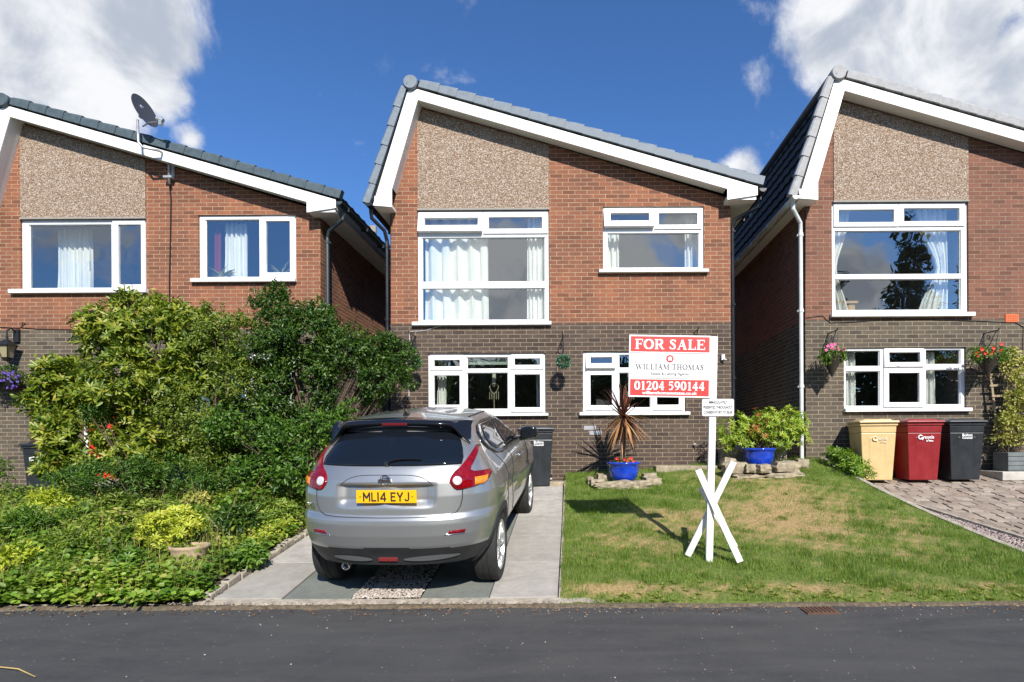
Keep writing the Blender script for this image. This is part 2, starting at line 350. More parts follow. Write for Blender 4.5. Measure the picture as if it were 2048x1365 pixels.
M['leaf_dark'] = leaf_mat('small_dark_leaf', [(.014, .040, .008), (.035, .085, .012), (.085, .16, .020), (.20, .28, .035)], .38, .28, .5)
M['leaf_mid'] = leaf_mat('mid_green_leaf', [(.03, .08, .01), (.075, .16, .014), (.15, .27, .026), (.28, .40, .045)], .45, .3)
M['leaf_olive'] = leaf_mat('olive_leaf', [(.05, .09, .012), (.12, .18, .02), (.22, .28, .035), (.32, .28, .06)], .42, .34)
M['leaf_cover'] = leaf_mat('ground_cover_leaf', [(.03, .07, .010), (.10, .17, .016), (.20, .29, .03), (.33, .40, .06), (.44, .36, .13)], .5, .36)
M['leaf_yellow'] = leaf_mat('yellow_green_leaf', [(.17, .25, .015), (.32, .40, .03), (.48, .52, .05), (.56, .52, .09)], .4, .3)
M['leaf_pieris'] = leaf_mat('lime_leaf', [(.10, .20, .015), (.24, .36, .03), (.40, .48, .05), (.50, .40, .07)], .4, .3)
M['leaf_red'] = leaf_mat('red_young_leaf', [(.30, .09, .03), (.50, .14, .05), (.55, .28, .09)], .4, .3)
M['leaf_climb'] = leaf_mat('yellowing_climber_leaf', [(.14, .20, .03), (.30, .33, .06), (.50, .45, .12), (.62, .52, .20)], .5, .3)
M['leaf_cord'] = leaf_mat('bronze_strap_leaf', [(.05, .015, .015), (.13, .04, .025), (.30, .14, .06), (.48, .29, .13)], .45, .15)
M['leaf_ball'] = leaf_mat('artificial_box_leaf', [(.015, .07, .03), (.03, .13, .06), (.08, .24, .12), (.30, .45, .35)], .4, .15)
M['grass'] = leaf_mat('grass_blade', [(.06, .125, .014), (.15, .24, .025), (.27, .36, .05), (.46, .42, .12), (.60, .46, .20)], .55, .4)
M['petal_red'] = mat('red_petal', (.75, .03, .02), .6); M['petal_pink'] = mat('pink_petal', (.65, .12, .30), .6)
M['petal_violet'] = mat('violet_petal', (.10, .05, .30), .6)
M['tree_far'] = leaf_mat('conifer_leaf', [(.012, .03, .008), (.03, .06, .012), (.05, .09, .02)], .6, .1)

# ---------------------------------------------------------------- foliage
def unit(v): return v/np.maximum(np.linalg.norm(v, axis=-1, keepdims=True), 1e-9)
def leaves(name, m, parent, Pn, D, Nn, L, Wd, tint, fold=.12, droop=.1, kind=None):
    """each leaf is two folded quads; Pn base points, D axis, Nn face normal"""
    D = unit(D); B = unit(np.cross(D, Nn)); Nn = np.cross(B, D)
    L = np.broadcast_to(np.asarray(L, float).reshape(-1, 1), (len(Pn), 1)); Wd = np.broadcast_to(np.asarray(Wd, float).reshape(-1, 1), (len(Pn), 1))
    def at(u, w, h): return Pn+D*L*u+B*Wd*w+Nn*(Wd*h)-Nn*L*droop*u*u
    V = np.stack([at(0, 0, 0), at(.30, .42, fold*2), at(.68, .40, fold*2), at(1, 0, 0), at(.68, -.40, fold*2), at(.30, -.42, fold*2)], 1).reshape(-1, 3)
    b = np.arange(len(Pn))[:, None]*6
    F = np.concatenate([b+np.array([[0, 1, 2, 3]]), b+np.array([[0, 3, 4, 5]])], 0)
    me = np_mesh(name, V, F, 4)
    a = me.attributes.new('tint', 'FLOAT', 'POINT'); a.data.foreach_set('value', np.repeat(np.clip(tint, 0, 1), 6).astype(np.float32))
    o = link(name, me, m, parent, smooth=False)
    if kind: o['kind'] = kind
    return o
def rdir(n): return unit(RNG.normal(size=(n, 3)))
def lobe_points(lobes, n, lo=.6, hi=1.03, front=.0):
    L = np.array([[*l[0], *l[1]] for l in lobes]); w = (L[:, 3]*L[:, 5]); w = w/w.sum()
    k = RNG.choice(len(L), n, p=w); d = rdir(n)
    if front: d[:, 1] = np.where(RNG.random(n) < front, -np.abs(d[:, 1]), d[:, 1])
    f = lo+(hi-lo)*RNG.random(n)**.5
    f *= 1+.14*np.sin(d[:, 0]*7+k*1.7)*np.cos(d[:, 2]*8+k)+.06*np.sin(d[:, 1]*15+d[:, 2]*11)
    return L[k, :3]+d*L[k, 3:6]*f[:, None], d
def clumped(lobes, ntips, per, spread, leafL, leafW, name, m, parent, origin, rosette=False, lo=.6, up=.35, front=.4, tintc=.45, zmin=None, hi=1.03, kind=None):
    tips, td = lobe_points(lobes, ntips, lo, hi, front)
    if zmin is not None: keep = tips[:, 2] > zmin; tips, td = tips[keep], td[keep]
    n = len(tips); ct = RNG.random(n)
    T = np.repeat(tips, per, 0); O = np.repeat(td, per, 0); C = np.repeat(ct, per)
    r = rdir(len(T))
    if rosette:
        ax = unit(O+np.array([0, 0, up*2])+.5*np.repeat(rdir(n), per, 0)); ph = np.tile(np.arange(per)*2*pi/per, n)+np.repeat(RNG.random(n)*6, per)
        u = unit(np.cross(ax, [0.3, .2, 1])); w = np.cross(ax, u)
        D = u*np.cos(ph)[:, None]+w*np.sin(ph)[:, None]+ax*RNG.uniform(.1, .9, len(T))[:, None]; Nn = ax
        Pp = T+D*.01
    else:
        Pp = T+r*spread*RNG.random((len(T), 1)); D = unit(O*.5+rdir(len(T))*.9+np.array([0, 0, up*.3])); Nn = unit(O*.5+rdir(len(T))*.6+np.array([0, -.1, .7]))
    s = RNG.uniform(.65, 1.15, len(T))
    return leaves(name, m, parent, Pp-np.array(origin), D, Nn, leafL*s, leafW*s, np.clip(tintc+.35*(C-.5)+.5*(RNG.random(len(T))-.5), 0, 1), kind=kind)
def branches(name, m, parent, base, lobes, origin, r=.02, n=3):
    mb = MB(); o = Vector(origin)
    for c, rr in lobes:
        for k in range(n):
            e = Vector(c)+Vector((random.uniform(-.7, .7)*rr[0], random.uniform(-.7, .7)*rr[1], random.uniform(-.4, .7)*rr[2]))
            b = Vector(base)+Vector((random.uniform(-.12, .12), random.uniform(-.1, .1), 0)); mid = (b+e)/2+Vector((random.uniform(-.12, .12), random.uniform(-.12, .12), .08))
            mb.tube([b-o, mid-o, e-o], [r, r*.6, r*.2], 5)
    return mb.build(name, m, parent, smooth=True)

# ---------------------------------------------------------------- ground heights
def stones(name, m, n, fx, size, flat=.6):
    base = [Vector(v) for v in [(1, 0, 0), (-1, 0, 0), (0, 1, 0), (0, -1, 0), (0, 0, 1), (0, 0, -1)]]
    V, F = [], []
    fs = [(0, 2, 4), (2, 1, 4), (1, 3, 4), (3, 0, 4), (2, 0, 5), (1, 2, 5), (3, 1, 5), (0, 3, 5)]
    for i in range(n):
        c = fx(); R = Matrix.Rotation(random.uniform(0, 6), 3, Vector((random.random(), random.random(), random.random()+.1)).normalized())
        s = random.uniform(*size); sc = Vector((1, random.uniform(.6, 1), random.uniform(.4, .8)))*s
        b = len(V)
        for v in base: q = R @ Vector((v.x*sc.x, v.y*sc.y, v.z*sc.z)); V.append((c[0]+q.x*random.uniform(.8, 1.2), c[1]+q.y*random.uniform(.8, 1.2), c[2]+q.z*flat))
        F += [tuple(b+j for j in f) for f in fs]
    me = np_mesh(name, V, F, 3); o = link(name, me, m); return o
XD0, XD1 = -3.25, -.13
def z_drive(y): return .126+.148*(min(y, 9.75)-5.2)
def xb(y): return 4.5+(10.2-y)*.12
def z_lawn(x, y):
    k = sm(-.3, 4.4, x); t = min(y, 10.3)-5.3; return .14-.035*sm(5.26, 5.10, y)+(.155-.027*k)*t+(.003+.015*k)*max(0, t)**2
def z_pave(y): return .126+.16*(min(y, 10.2)-5.2)
def z_bed(x, y):
    s = .148-.05*sm(-4, -8, x) if x > -8 else .098
    s = .148-.05*min(1, max(0, (-4-x)/4)); return .13+s*(min(y, 10.9)-5.2)+.10*sin(pi*max(0, min(1, (y-5.15)/3.5)))*min(1, max(0, (-3.4-x)/.6))
def lin(a, b, n): return [a+(b-a)*i/(n-1) for i in range(n)]
g = MB(); ys = [-300, -60, -20, 5.0, 5.3, 10.2, 12, 60, 300]; zs = [-.05, -.05, -.05, -.05, .0, .5, .55, .6, .6]
g.grid(lambda x, j: (x, ys[j], zs[j]), [-300, -60, -15, 15, 60, 300], range(len(ys)))
tag(g.build('ground', M['earth']), kind='structure')
def zroad(x, y): return .062+.012*sin(x*.35+1)*sm(4.8, 2, y)+.004*sin(x*2.1)*sin(y*1.7)*sm(5.1, 4, y)
r = MB(); r.grid(lambda x, y: (x, y, zroad(x, y)), lin(-45, 45, 181), lin(-6.5, 5.13, 40)); tag(r.build('road', M['asphalt'], smooth=True), kind='structure')
k = MB(); jit = [random.uniform(-1, 1) for _ in range(700)]   # worn, uneven concrete strip along the plots
def kf(i, c):
    x = -20+i*.05; drv = XD0-.25 < x < XD1+.3; j_ = jit[i % 700]; zt = .108 if drv else .082
    return [(x, 5.135+.014*j_+.012*sin(x*3), .03), (x, 5.145+.014*j_+.012*sin(x*3), zt+.004*j_), (x, 5.205 if drv else 5.17, zt+.004*jit[(i+9) % 700]+.008), (x, 5.206, -.04)][c]
k.grid(lambda i, c: kf(int(i), int(c)), range(600), range(4))
tag(k.build('kerb', M['kerb']), kind='structure')
def kfx(): return (random.uniform(-3.6, .3), random.uniform(5.09, 5.17), .102+random.random()*.01)
tag(stones('kerb_chippings', M['gravel_pink'], 900, kfx, (.004, .010)), kind='stuff')
mb = MB(); mb.grid(lambda x, y: (x, y+.014*sin(x*9)+.010*sin(x*23+1), .084 if y > 5.08 else .060), lin(-14, 8, 260), [5.065, 5.09, 5.13, 5.2]); tag(mb.build('verge_dirt', M['soil2'], smooth=True), kind='structure')
# driveway
for nm, cols, mt in (('driveway', (0, 4), 'slab_pale'), ('driveway_centre', (1, 3), 'slab_green')):
    mb = MB()
    for c in cols:
        x0 = XD0+.624*c
        for i in range(5):
            y0 = 5.205+.915*i; y1 = y0+.905; t = .0 if c in (0, 4) else -.006
            a, b = random.uniform(-.004, .004), random.uniform(-.004, .004)
            top = [(x0+.005, y0, z_drive(y0)+t+a), (x0+.619, y0, z_drive(y0)+t+b), (x0+.619, y1, z_drive(y1)+t+a), (x0+.005, y1, z_drive(y1)+t+b)]
            mb.hexa([(p[0], p[1], p[2]-.12) for p in top], top)
    tag(mb.build(nm, M[mt], bevel=.004), kind='structure')
mb = MB(); mb.grid(lambda x, y: (x, y, z_drive(y)-.04), [XD0-.03, XD1+.03], lin(5.2, 11.2, 13)); tag(mb.build('driveway_bed', M['soil']), kind='structure')
mb = MB()   # landing by the wall
for i in range(6): mb.box(XD0+.53*i, XD0+.53*i+.522, 9.80, 10.48, z_drive(9.75)-.05, z_drive(9.75)+.012)
tag(mb.build('path', M['slab_pale'], bevel=.004), kind='structure')
gx0, gx1 = XD0+.624*2, XD0+.624*3
def gfx():
    y = 5.22+4.4*random.random()**1.6; return (random.uniform(gx0+.01, gx1-.01), y, z_drive(y)-.012+random.random()*.018)
tag(stones('gravel', M['gravel'], 7000, gfx, (.009, .020)), kind='stuff')
# lawn with dryness field
def dryf(x, y):
    c = [(2.1, 7.6, 1.3, .8, .8), (3.3, 8.6, .9, .9, 1.0), (2.9, 7.2, .7, 1.0, .9), (.75, 6.7, .7, .7, .8), (1.7, 5.35, 2.2, .16, .9), (4.2, 7.2, .5, .8, .6), (2.5, 9.6, 1.0, .5, .7), (1.2, 7.7, .6, .3, .55), (4.6, 5.38, 1.5, .1, .7), (.2, 5.4, .7, .14, .7), (3.9, 6.3, .5, .3, .5)]
    v = sum(a*math.exp(-((x-cx)/rx)**2-((y-cy)/ry)**2) for cx, cy, rx, ry, a in c)
    v += .34*sin(x*19+y*5+2*sin(y*4))*sin(y*23-x*9)+.2*sin(x*41)*sin(y*37+x*11)+.22*sin(x*5.1+y*2.3)*sin(y*6.3-x*1.7)+.14*sin(x*11.7-y*7.1)*sin(y*13.1+x*3)
    return max(0, min(1, v-.24))
mb = MB(); us = lin(0, 1, 90); vs = lin(5.11, 10.45, 92)
mb.grid(lambda u, y: (XD1+.02+u*(xb(y)-XD1-.02), y, z_lawn(XD1+u*(xb(y)-XD1), y)+.008*sin(y*9+u*20)), us, vs)
lo = mb.build('lawn_soil', M['lawn'], smooth=True, weld=False); tag(lo, kind='structure')
at = lo.data.attributes.new('dry', 'FLOAT', 'POINT'); at.data.foreach_set('value', [dryf(v.co.x, v.co.y) for v in lo.data.vertices])
mb = MB()   # concrete edge strips beside lawn
mb.grid(lambda i, y: [(XD1+.004, y, z_drive(y)-.06), (XD1+.006, y, z_lawn(0, y)-.002), (XD1+.03, y, z_lawn(0, y)+.002), (XD1+.03, y, z_lawn(0, y)-.1)][i], range(4), lin(5.2, 9.8, 12))
mb.grid(lambda i, y: [(xb(y)-.03, y, z_lawn(4.5, y)-.05), (xb(y)-.03, y, z_lawn(4.5, y)+.015), (xb(y)+.05, y, z_lawn(4.5, y)+.015), (xb(y)+.05, y, z_pave(y)-.2)][i], range(4), lin(5.2, 10.3, 12))
tag(mb.build('lawn_edging', M['kerb']), kind='structure')
# grass blades
def blades(name, n, fn, h, w, parent=None):
    pts = []; tn = []; hs = []
    while len(pts) < n:
        q = fn()
        if q: pts.append(q[:3]); tn.append(q[3]); hs.append(q[4])
    Pn = np.array(pts); hs = np.array(hs)[:, None]*h*RNG.uniform(.5, 1.3, (n, 1)); a = RNG.random(n)*2*pi
    B = np.stack([np.cos(a), np.sin(a), 0*a], 1)*w; lean = np.stack([np.cos(a+1.3), np.sin(a+1.3), 0*a], 1)*RNG.uniform(.1, .9, (n, 1))*hs
    up = np.array([[0, 0, 1.]])
    V = np.stack([Pn-B, Pn+B, Pn+B*.6+up*hs*.6+lean*.35, Pn-B*.6+up*hs*.6+lean*.35, Pn+up*hs+lean], 1).reshape(-1, 3)
    b = np.arange(n)[:, None]*5
    F = np.concatenate([b+np.array([[0, 1, 2]]), b+np.array([[0, 2, 3]]), b+np.array([[3, 2, 4]])], 0)
    me = np_mesh(name, V, F, 3); t = me.attributes.new('tint', 'FLOAT', 'POINT'); t.data.foreach_set('value', np.repeat(np.clip(tn, 0, 1), 5).astype(np.float32))
    return tag(link(name, me, M['grass'], parent), kind='stuff')
tufts = [(random.uniform(XD1, 5), random.uniform(5.3, 10.3), random.uniform(.03, .12)) for _ in range(620)]
def gfn():
    if random.random() < .25:
        tx, ty, tr = random.choice(tufts); x = random.gauss(tx, tr); y = random.gauss(ty, tr); tall = 2.1
    else: y = 5.13+5.2*random.random()**1.15; x = random.uniform(XD1+.02, xb(y)-.03); tall = 1
    if not (5.13 < y < 10.4 and XD1+.01 < x < xb(y)-.03): return None
    d = dryf(x, y)
    if tall == 1 and random.random() < d*.75: return None
    t = .30+.45*d*random.random()*1.3+random.uniform(-.25, .25) if tall == 1 else random.uniform(.0, .4)
    return (x, y, z_lawn(x, y)-.004, t, tall*(1-.5*d))
blades('grass', 150000, gfn, .034, .0020)
# weeds along kerb
wx = np.array([(random.uniform(.3, 5.8), 5.12+abs(random.gauss(0, .16)), 0) for _ in range(170)])
T = np.repeat(wx, 9, 0); T[:, 2] = [z_lawn(a, b)+.005 for a, b in T[:, :2]]; n_ = len(T); a_ = RNG.random(n_)*2*pi
tag(leaves('weeds', M['leaf_cover'], None, T, np.stack([np.cos(a_), np.sin(a_), RNG.uniform(.1, .8, n_)], 1), np.tile([0, 0, 1.], (n_, 1))+.2*rdir(n_), RNG.uniform(.02, .055, n_), RNG.uniform(.008, .018, n_), RNG.uniform(.2, 1, n_)), kind='stuff')
# right hand paving and gravel strip
mb = MB()
def xg(y): return xb(y)+.06+max(0, (9.2-y))*.13
for iy in range(34):
    y0 = 5.25+iy*.155; off = random.uniform(0, .2); x = xg(y0+.07)+random.uniform(0, .02)
    while x < 9.6:
        w = random.uniform(.16, .26); h = random.uniform(-.008, .008); t1, t2 = random.uniform(-.006, .006), random.uniform(-.006, .006)
        zz = z_pave(y0); z2 = z_pave(y0+.145)
        top = [(x+.008, y0+.006, zz+h+t1), (x+w-.006, y0+random.uniform(.002, .014), zz+h+t2), (x+w-.008, y0+.145, z2+h+t2), (x+.006, y0+.146, z2+h+t1)]
        mb.hexa([(p[0], p[1], p[2]-.08) for p in top], top); x += w
tag(mb.build('paving', M['sett'], bevel=.008), kind='structure')
mb = MB(); mb.grid(lambda x, y: (x, y, z_pave(y)-.035), lin(4.4, 12, 4), lin(5.2, 10.6, 12)); tag(mb.build('paving_bed', M['soil']), kind='structure')
mb = MB()
for i in range(9):
    y0 = 5.2+i*.47; y1 = y0+.462; top = [(xg(y0)-.045, y0, z_pave(y0)+.03), (xg(y0)+.0, y0, z_pave(y0)+.03), (xg(y1), y1, z_pave(y1)+.03), (xg(y1)-.045, y1, z_pave(y1)+.03)]
    mb.hexa([(p[0], p[1], p[2]-.1) for p in top], top)
tag(mb.build('paving_edging', M['kerb'], bevel=.006), kind='structure')
def g2():
    y = 5.22+3.9*random.random(); a, b = xb(y)+.05, xg(y)-.045; return (random.uniform(a, max(a+.01, b)), y, z_pave(y)-.02+random.random()*.02)
tag(stones('pink_gravel', M['gravel_pink'], 5000, g2, (.010, .02)), kind='stuff')
# left bed
mb = MB(); mb.grid(lambda x, y: (x, y, z_bed(x, y)), lin(-16, XD0-.07, 50), lin(5.15, 10.9, 30)); tag(mb.build('flower_bed', M['soil'], smooth=True), kind='structure')
mb = MB(); y = 5.2
while y < 9.6:
    l = random.uniform(.16, .3); t = random.uniform(.03, .07); top = [(XD0-.10, y, z_drive(y)+t), (XD0-.02, y, z_drive(y)+t*.8), (XD0-.02+random.uniform(-.01, .01), y+l, z_drive(y+l)+t), (XD0-.10, y+l, z_drive(y+l)+t)]
    mb.hexa([(p[0], p[1], p[2]-.16) for p in top], top); y += l+.012
tag(mb.build('driveway_edging', M['kerb'], bevel=.01), kind='structure')
mb = MB()
for i in range(8): mb.box(-12+i*.62, -12+i*.62+.61, 9.55, 10.25, .40, .60)
tag(mb.build('left_path', M['slab_pale'], bevel=.005), kind='structure')
# passage between middle and right house
mb = MB(); mb.box(2.96, 4.10, 10.42, 20, .8, 1.20); mb.box(2.96, 4.10, 12.2, 20, 1.2, 1.38); mb.box(2.96, 4.10, 13.2, 20, 1.38, 1.56); mb.box(2.96, 4.10, 14.2, 20, 1.56, 1.74)
tag(mb.build('side_path', M['concrete'], bevel=.01), kind='structure')
mb = MB(); mb.box(-4.7, -3.33, 11.0, 20, .5, .9); tag(mb.build('left_side_path', M['concrete']), kind='structure')
# things lying on the road
def rfx(): x = random.uniform(-5, 6); y = 5.09-abs(random.gauss(0, .18)) if random.random() < .6 else random.uniform(2.6, 5.05); return (x, y, zroad(x, y)+.003)
tag(stones('road_chippings', M['gravel'], 420, rfx, (.003, .010)), kind='stuff')
o = bpy.data.objects
lv = np.array([(random.uniform(-5, 6), random.uniform(4.86, 5.12), 0) for _ in range(500)]); lv[:, 2] = [zroad(a, b)+.008 for a, b in lv[:, :2]]
a_ = RNG.random(500)*2*pi
tag(leaves('leaf_litter', M['leaf_cord'], None, lv, np.stack([np.cos(a_), np.sin(a_), 0*a_+.1], 1), np.tile([0, 0, 1.], (500, 1))+.3*rdir(500), RNG.uniform(.012, .035, 500), RNG.uniform(.008, .02, 500), RNG.uniform(.3, 1, 500)), kind='stuff')
mb = MB(); mb.lathe([(0, .006), (.085, .006), (.1, .0)], 20, (-2.28, 2.78+.0, zroad(-2.28, 2.78)+.001)); tag(mb.build('iron_cover', M['kerb']), 'small round grey patch plate set in the asphalt road', 'cover')
c0 = P(1632, 1208, 5.0); mb = MB(); mb.box(-.14, .14, -.1, .1, 0, .012)
for i in range(7): mb.box(-.12+i*.036, -.105+i*.036, -.08, .08, .012, .018)
tag(mb.build('drain_grate', mat('rusty_iron', (.10, .05, .03), .8, noise=.3), loc=(c0.x, 4.93, zroad(c0.x, 4.9))), 'rusty rectangular drain grate at the road edge below the lawn', 'grate')
mb = MB(); a = P(-10, 1322, 3.75); mb.tube([(a.x, a.y, .075), (a.x+.22, a.y-.07, .085), (a.x+.42, a.y-.17, .075)], [.004, .004, .002], 5); tag(mb.build('dry_stalk', mat('straw', (.5, .36, .12), .8)), 'dry straw coloured stalk lying on the road in the corner', 'stalk')

# ---------------------------------------------------------------- houses
class House:
    def __init__(s, x0px, sc_w, dw, label, wallm, darkm, tilem, gutm, pipm, band_px, group):
        s.D = dw; s.k = FPX/dw; s.X0 = (x0px-CX)/s.k; s.W = 6.21
        s.e = empty('house', (s.X0, dw, 0), label, 'house', group)
        s.m = dict(wall=wallm, dark=darkm, tile=tilem, gut=gutm, pipe=pipm); s.wins = []
        s.band = s.z(band_px[0], band_px[1])
    def x(s, px, py): return P(px, py, s.D).x-s.X0
    def z(s, px, py): return P(px, py, s.D).z
    def r(s, x0, y0, x1, y1):   # pixel rect -> local x0,x1,z0,z1
        ym, xm = (y0+y1)/2, (x0+x1)/2; return s.x(x0, ym), s.x(x1, ym), s.z(xm, y1), s.z(xm, y0)
def tiles_slope(mb, p0, p1, y0, y1, rows, cols, nrm, t=.03):
    """interlocking tile courses between eave line point p0 and ridge point p1 (xz), running over y"""
    nc = cols*6
    for r_ in range(rows):
        a, b = r_/rows, (r_+1)/rows
        for j in range(2):
            pass
        A = Vector((p0[0]+(p1[0]-p0[0])*a, 0, p0[1]+(p1[1]-p0[1])*a)); B = Vector((p0[0]+(p1[0]-p0[0])*b, 0, p0[1]+(p1[1]-p0[1])*b))
        def fn(u, v):
            y = y0+(y1-y0)*u/nc; roll = .018*max(0, cos(2*pi*u/6))
            q = A+(B-A)*min(v, 1)
            h = (t if v < 1 else 0)*(1-v)+roll+.006
            if v < 0: q = A; h = -.01
            return (q.x+nrm[0]*h, y, q.z+nrm[1]*h)
        mb.grid(fn, range(nc+1), [-1, 0, 1])
def build_house(H, windows, door=None, gut_left=None, vertical_only=False):
    e, Wd = H.e, H.W; OH = .29; DEP = 9.0; yf = -OH
    rr = [w['o'] for w in windows]
    # gable wall outline (local metres)
    A = (.50, 7.72)
    up = [(0, H.band), (Wd, H.band), (Wd, 5.98), (A[0], A[1]), (.02, 5.98)]
    lo_ = [(0, .2), (Wd, .2), (Wd, H.band), (0, H.band)]
    def holes(z0, z1):
        out = []
        for (a, b, c, d) in rr:
            if c > z0 and d < z1: out.append(rect(a, b, c, d))
        return out
    mb = MB(); mb.plate(up, holes(H.band, 9), 0, None)
    for (a, b, c, d) in rr:
        if c > H.band:
            mb.add([(a, 0, c), (b, 0, c), (b, 0, d), (a, 0, d), (a, .16, c), (b, .16, c), (b, .16, d), (a, .16, d)], [(0, 1, 5, 4), (1, 2, 6, 5), (2, 3, 7, 6), (3, 0, 4, 7)])
    mb.add([(0, 0, H.band), (0, DEP, H.band), (0, DEP, 5.98), (0, 0, 5.98)], [(0, 1, 2, 3)]); mb.add([(Wd, 0, H.band), (Wd, DEP, H.band), (Wd, DEP, 5.98), (Wd, 0, 5.98)], [(0, 1, 2, 3)])
    mb.add([(0, DEP, 0), (Wd, DEP, 0), (Wd, DEP, 5.98), (A[0], DEP, A[1]), (0, DEP, 5.98)], [(0, 1, 2, 3, 4)])
    mb.build('upper_wall', H.m['wall'], e, weld=False)
    mb = MB(); hl = holes(0, H.band)
    if door: hl.append(rect(*door))
    mb.plate(lo_, hl, -.004, None)
    for h in hl:
        (a, c), (b, d) = h[0], h[2]; dp = .16 if not door or (a, b, c, d) != tuple(door) else 1.0
        mb.add([(a, -.004, c), (b, -.004, c), (b, -.004, d), (a, -.004, d), (a, dp, c), (b, dp, c), (b, dp, d), (a, dp, d)], [(0, 1, 5, 4), (1, 2, 6, 5), (2, 3, 7, 6), (3, 0, 4, 7)])
    for xx, s_ in ((0, -1), (Wd, 1)): mb.add([(xx+.004*s_, -.004, .2), (xx+.004*s_, DEP, .2), (xx+.004*s_, DEP, H.band), (xx+.004*s_, -.004, H.band)], [(0, 1, 2, 3)])
    mb.build('lower_wall', H.m['dark'], e, weld=False)
    # interior: floor between storeys, back partition
    mb = MB(); mb.box(.1, Wd-.1, .22, 3.4, H.band-.22, H.band-.02); mb.box(.1, Wd-.1, 3.4, 3.5, .2, 7.0); mb.box(2.95, 3.1, .25, 3.4, .2, 6.4); mb.box(.1, Wd-.1, .22, 3.4, 6.05, 6.15)
    mb.box(.1, 2.94, .22, 3.4, .75, .85); mb.box(3.11, Wd-.1, .22, 3.4, .75, .85); mb.box(.06, .1, .2, 3.4, .3, 6.1); mb.box(Wd-.1, Wd-.06, .2, 3.4, .3, 6.1)
    mb.build('interior_walls', M['room'], e)
    # pebbledash panel
    p = H.panel; zb = p[2]
    def zt(x): return 7.66-(x-.55)*.2925-.01
    pan = [(p[0], zb), (p[1], zb), (p[1], zt(p[1])), (max(p[0], .56), zt(max(p[0], .56))), (p[0], min(zt(p[0]), 5.98+(p[0]-.02)*3.6))]
    mb = MB(); mb.plate(pan, [], -.018, 0.0); mb.build('pebbledash_panel', M['pebble'], e)
    mb = MB(); mb.box(p[0]-.01, p[1]+.01, -.03, 0, zb-.03, zb); mb.build('panel_drip_bead', M['room'], e)
    # bargeboards, profiles in the front view (local x, z)
    mb = MB(); rb = [(.59, 7.83), (6.62, 6.07), (6.62, 5.915), (6.08, 5.835), (6.08, 6.03), (.59, 7.64)]
    mb.prism([rb[0], rb[1], rb[2], rb[3], rb[4], rb[5]], yf, yf+.03)
    lb = [(.59, 7.83), (.59, 7.64), (.12, 6.05), (.12, 5.74), (-.22, 5.77), (.41, 7.80)]
    mb.prism(lb, yf+.001, yf+.031)
    mb.build('bargeboard', M['upvc_soffit'], e, bevel=.004)
    # thin fillet under tiles
    mb = MB()
    # soffits: sloping undersides between barge and wall, eaves boxes running back
    mb.add([(.59, yf+.03, 7.68), (6.08, yf+.03, 6.07), (6.08, 0, 6.07), (.59, 0, 7.68)], [(0, 1, 2, 3)])
    mb.add([(.59, yf+.03, 7.68), (.12, yf+.03, 6.09), (.12, 0, 6.09), (.59, 0, 7.68)], [(0, 1, 2, 3)])
    mb.box(6.09, 6.60, yf+.032, DEP, 5.85, 5.93); mb.box(6.57, 6.60, yf+.032, DEP, 5.93, 6.05)
    mb.box(-.20, .11, yf+.034, DEP, 5.75, 5.80); mb.box(-.20, -.17, yf+.034, DEP, 5.80, 5.95)
    mb.build('soffit', M['upvc_soffit'], e)
    # roof
    R0, R1, AP = (6.68, 6.13), (-.27, 5.78), (.50, 7.99)
    roof = MB(); n1_ = Vector((.29, 0, 1)).normalized(); n2_ = Vector((-2.21, 0, .77)).normalized()
    tiles_slope(roof, R0, AP, yf+.03, DEP+.2, 18, 30, (n1_.x, n1_.z)); tiles_slope(roof, R1, AP, yf+.03, DEP+.2, 7, 30, (n2_.x, n2_.z), .04)
    ro = roof.build('roof', M['tile_dark'], e, weld=False)
    # underside deck so no light leaks
    dk = MB(); dk.hexa([(6.60, yf+.035, 6.05), (.52, yf+.035, 7.86), (.52, DEP, 7.86), (6.60, DEP, 6.05)], [(6.62, yf+.035, 6.10), (.52, yf+.035, 7.93), (.52, DEP, 7.93), (6.62, DEP, 6.10)])
    dk.hexa([(-.18, yf+.036, 5.85), (.50, yf+.036, 7.84), (.50, DEP, 7.84), (-.18, DEP, 5.85)], [(-.23, yf+.036, 5.88), (.46, yf+.036, 7.94), (.46, DEP, 7.94), (-.23, DEP, 5.88)])
    dk.build('roof_deck', M['tile_dark'], ro)
    # verge caps: overlapping stepped dry verge units
    vc = MB()
    def caps(p0, p1, n, th, flip):
        a, b = Vector((p0[0], 0, p0[1])), Vector((p1[0], 0, p1[1])); d = (b-a)/n; t = d.normalized(); nn = Vector((-t.z, 0, t.x))*(1 if not flip else -1)
        for i in range(n):
            q0 = a+d*i-t*.012; q1 = a+d*(i+1)+t*.012; up0, up1 = th+.018, th-.006
            ring = []
            for (q, h, g_) in ((q0, up0, .012), (q0+(q1-q0)*.5, (up0+up1)/2+.004, .006), (q1, up1, 0)):
                ring.append([q+Vector((0, yf-.030-g_, 0)), q+nn*(h*.8)+Vector((0, yf-.030-g_, 0)), q+nn*h+Vector((0, yf-.005-g_, 0)), q+nn*h+Vector((0, yf+.09, 0)), q+Vector((0, yf+.09, 0))])
            for k_ in range(2): vc.hexa(ring[k_], ring[k_+1])
    caps((6.69, 6.085), (.62, 7.855), 19, .150, True); caps((-.265, 5.80), (.40, 7.84), 6, .125, False)
    Mx = Matrix.Rotation(pi/2, 3, 'X')
    vc.lathe([(0, 0), (.115, 0), (.128, -.02), (.128, -.12), (0, -.12)][::1], 26, (.47, yf-.065, 7.93), Mx)
    vc.lathe([(.0, .007), (.010, .007), (.012, 0)], 8, (.42, yf-.065, 7.90), Mx)
    vco = vc.build('verge_caps', H.m['tile'], ro, weld=False)
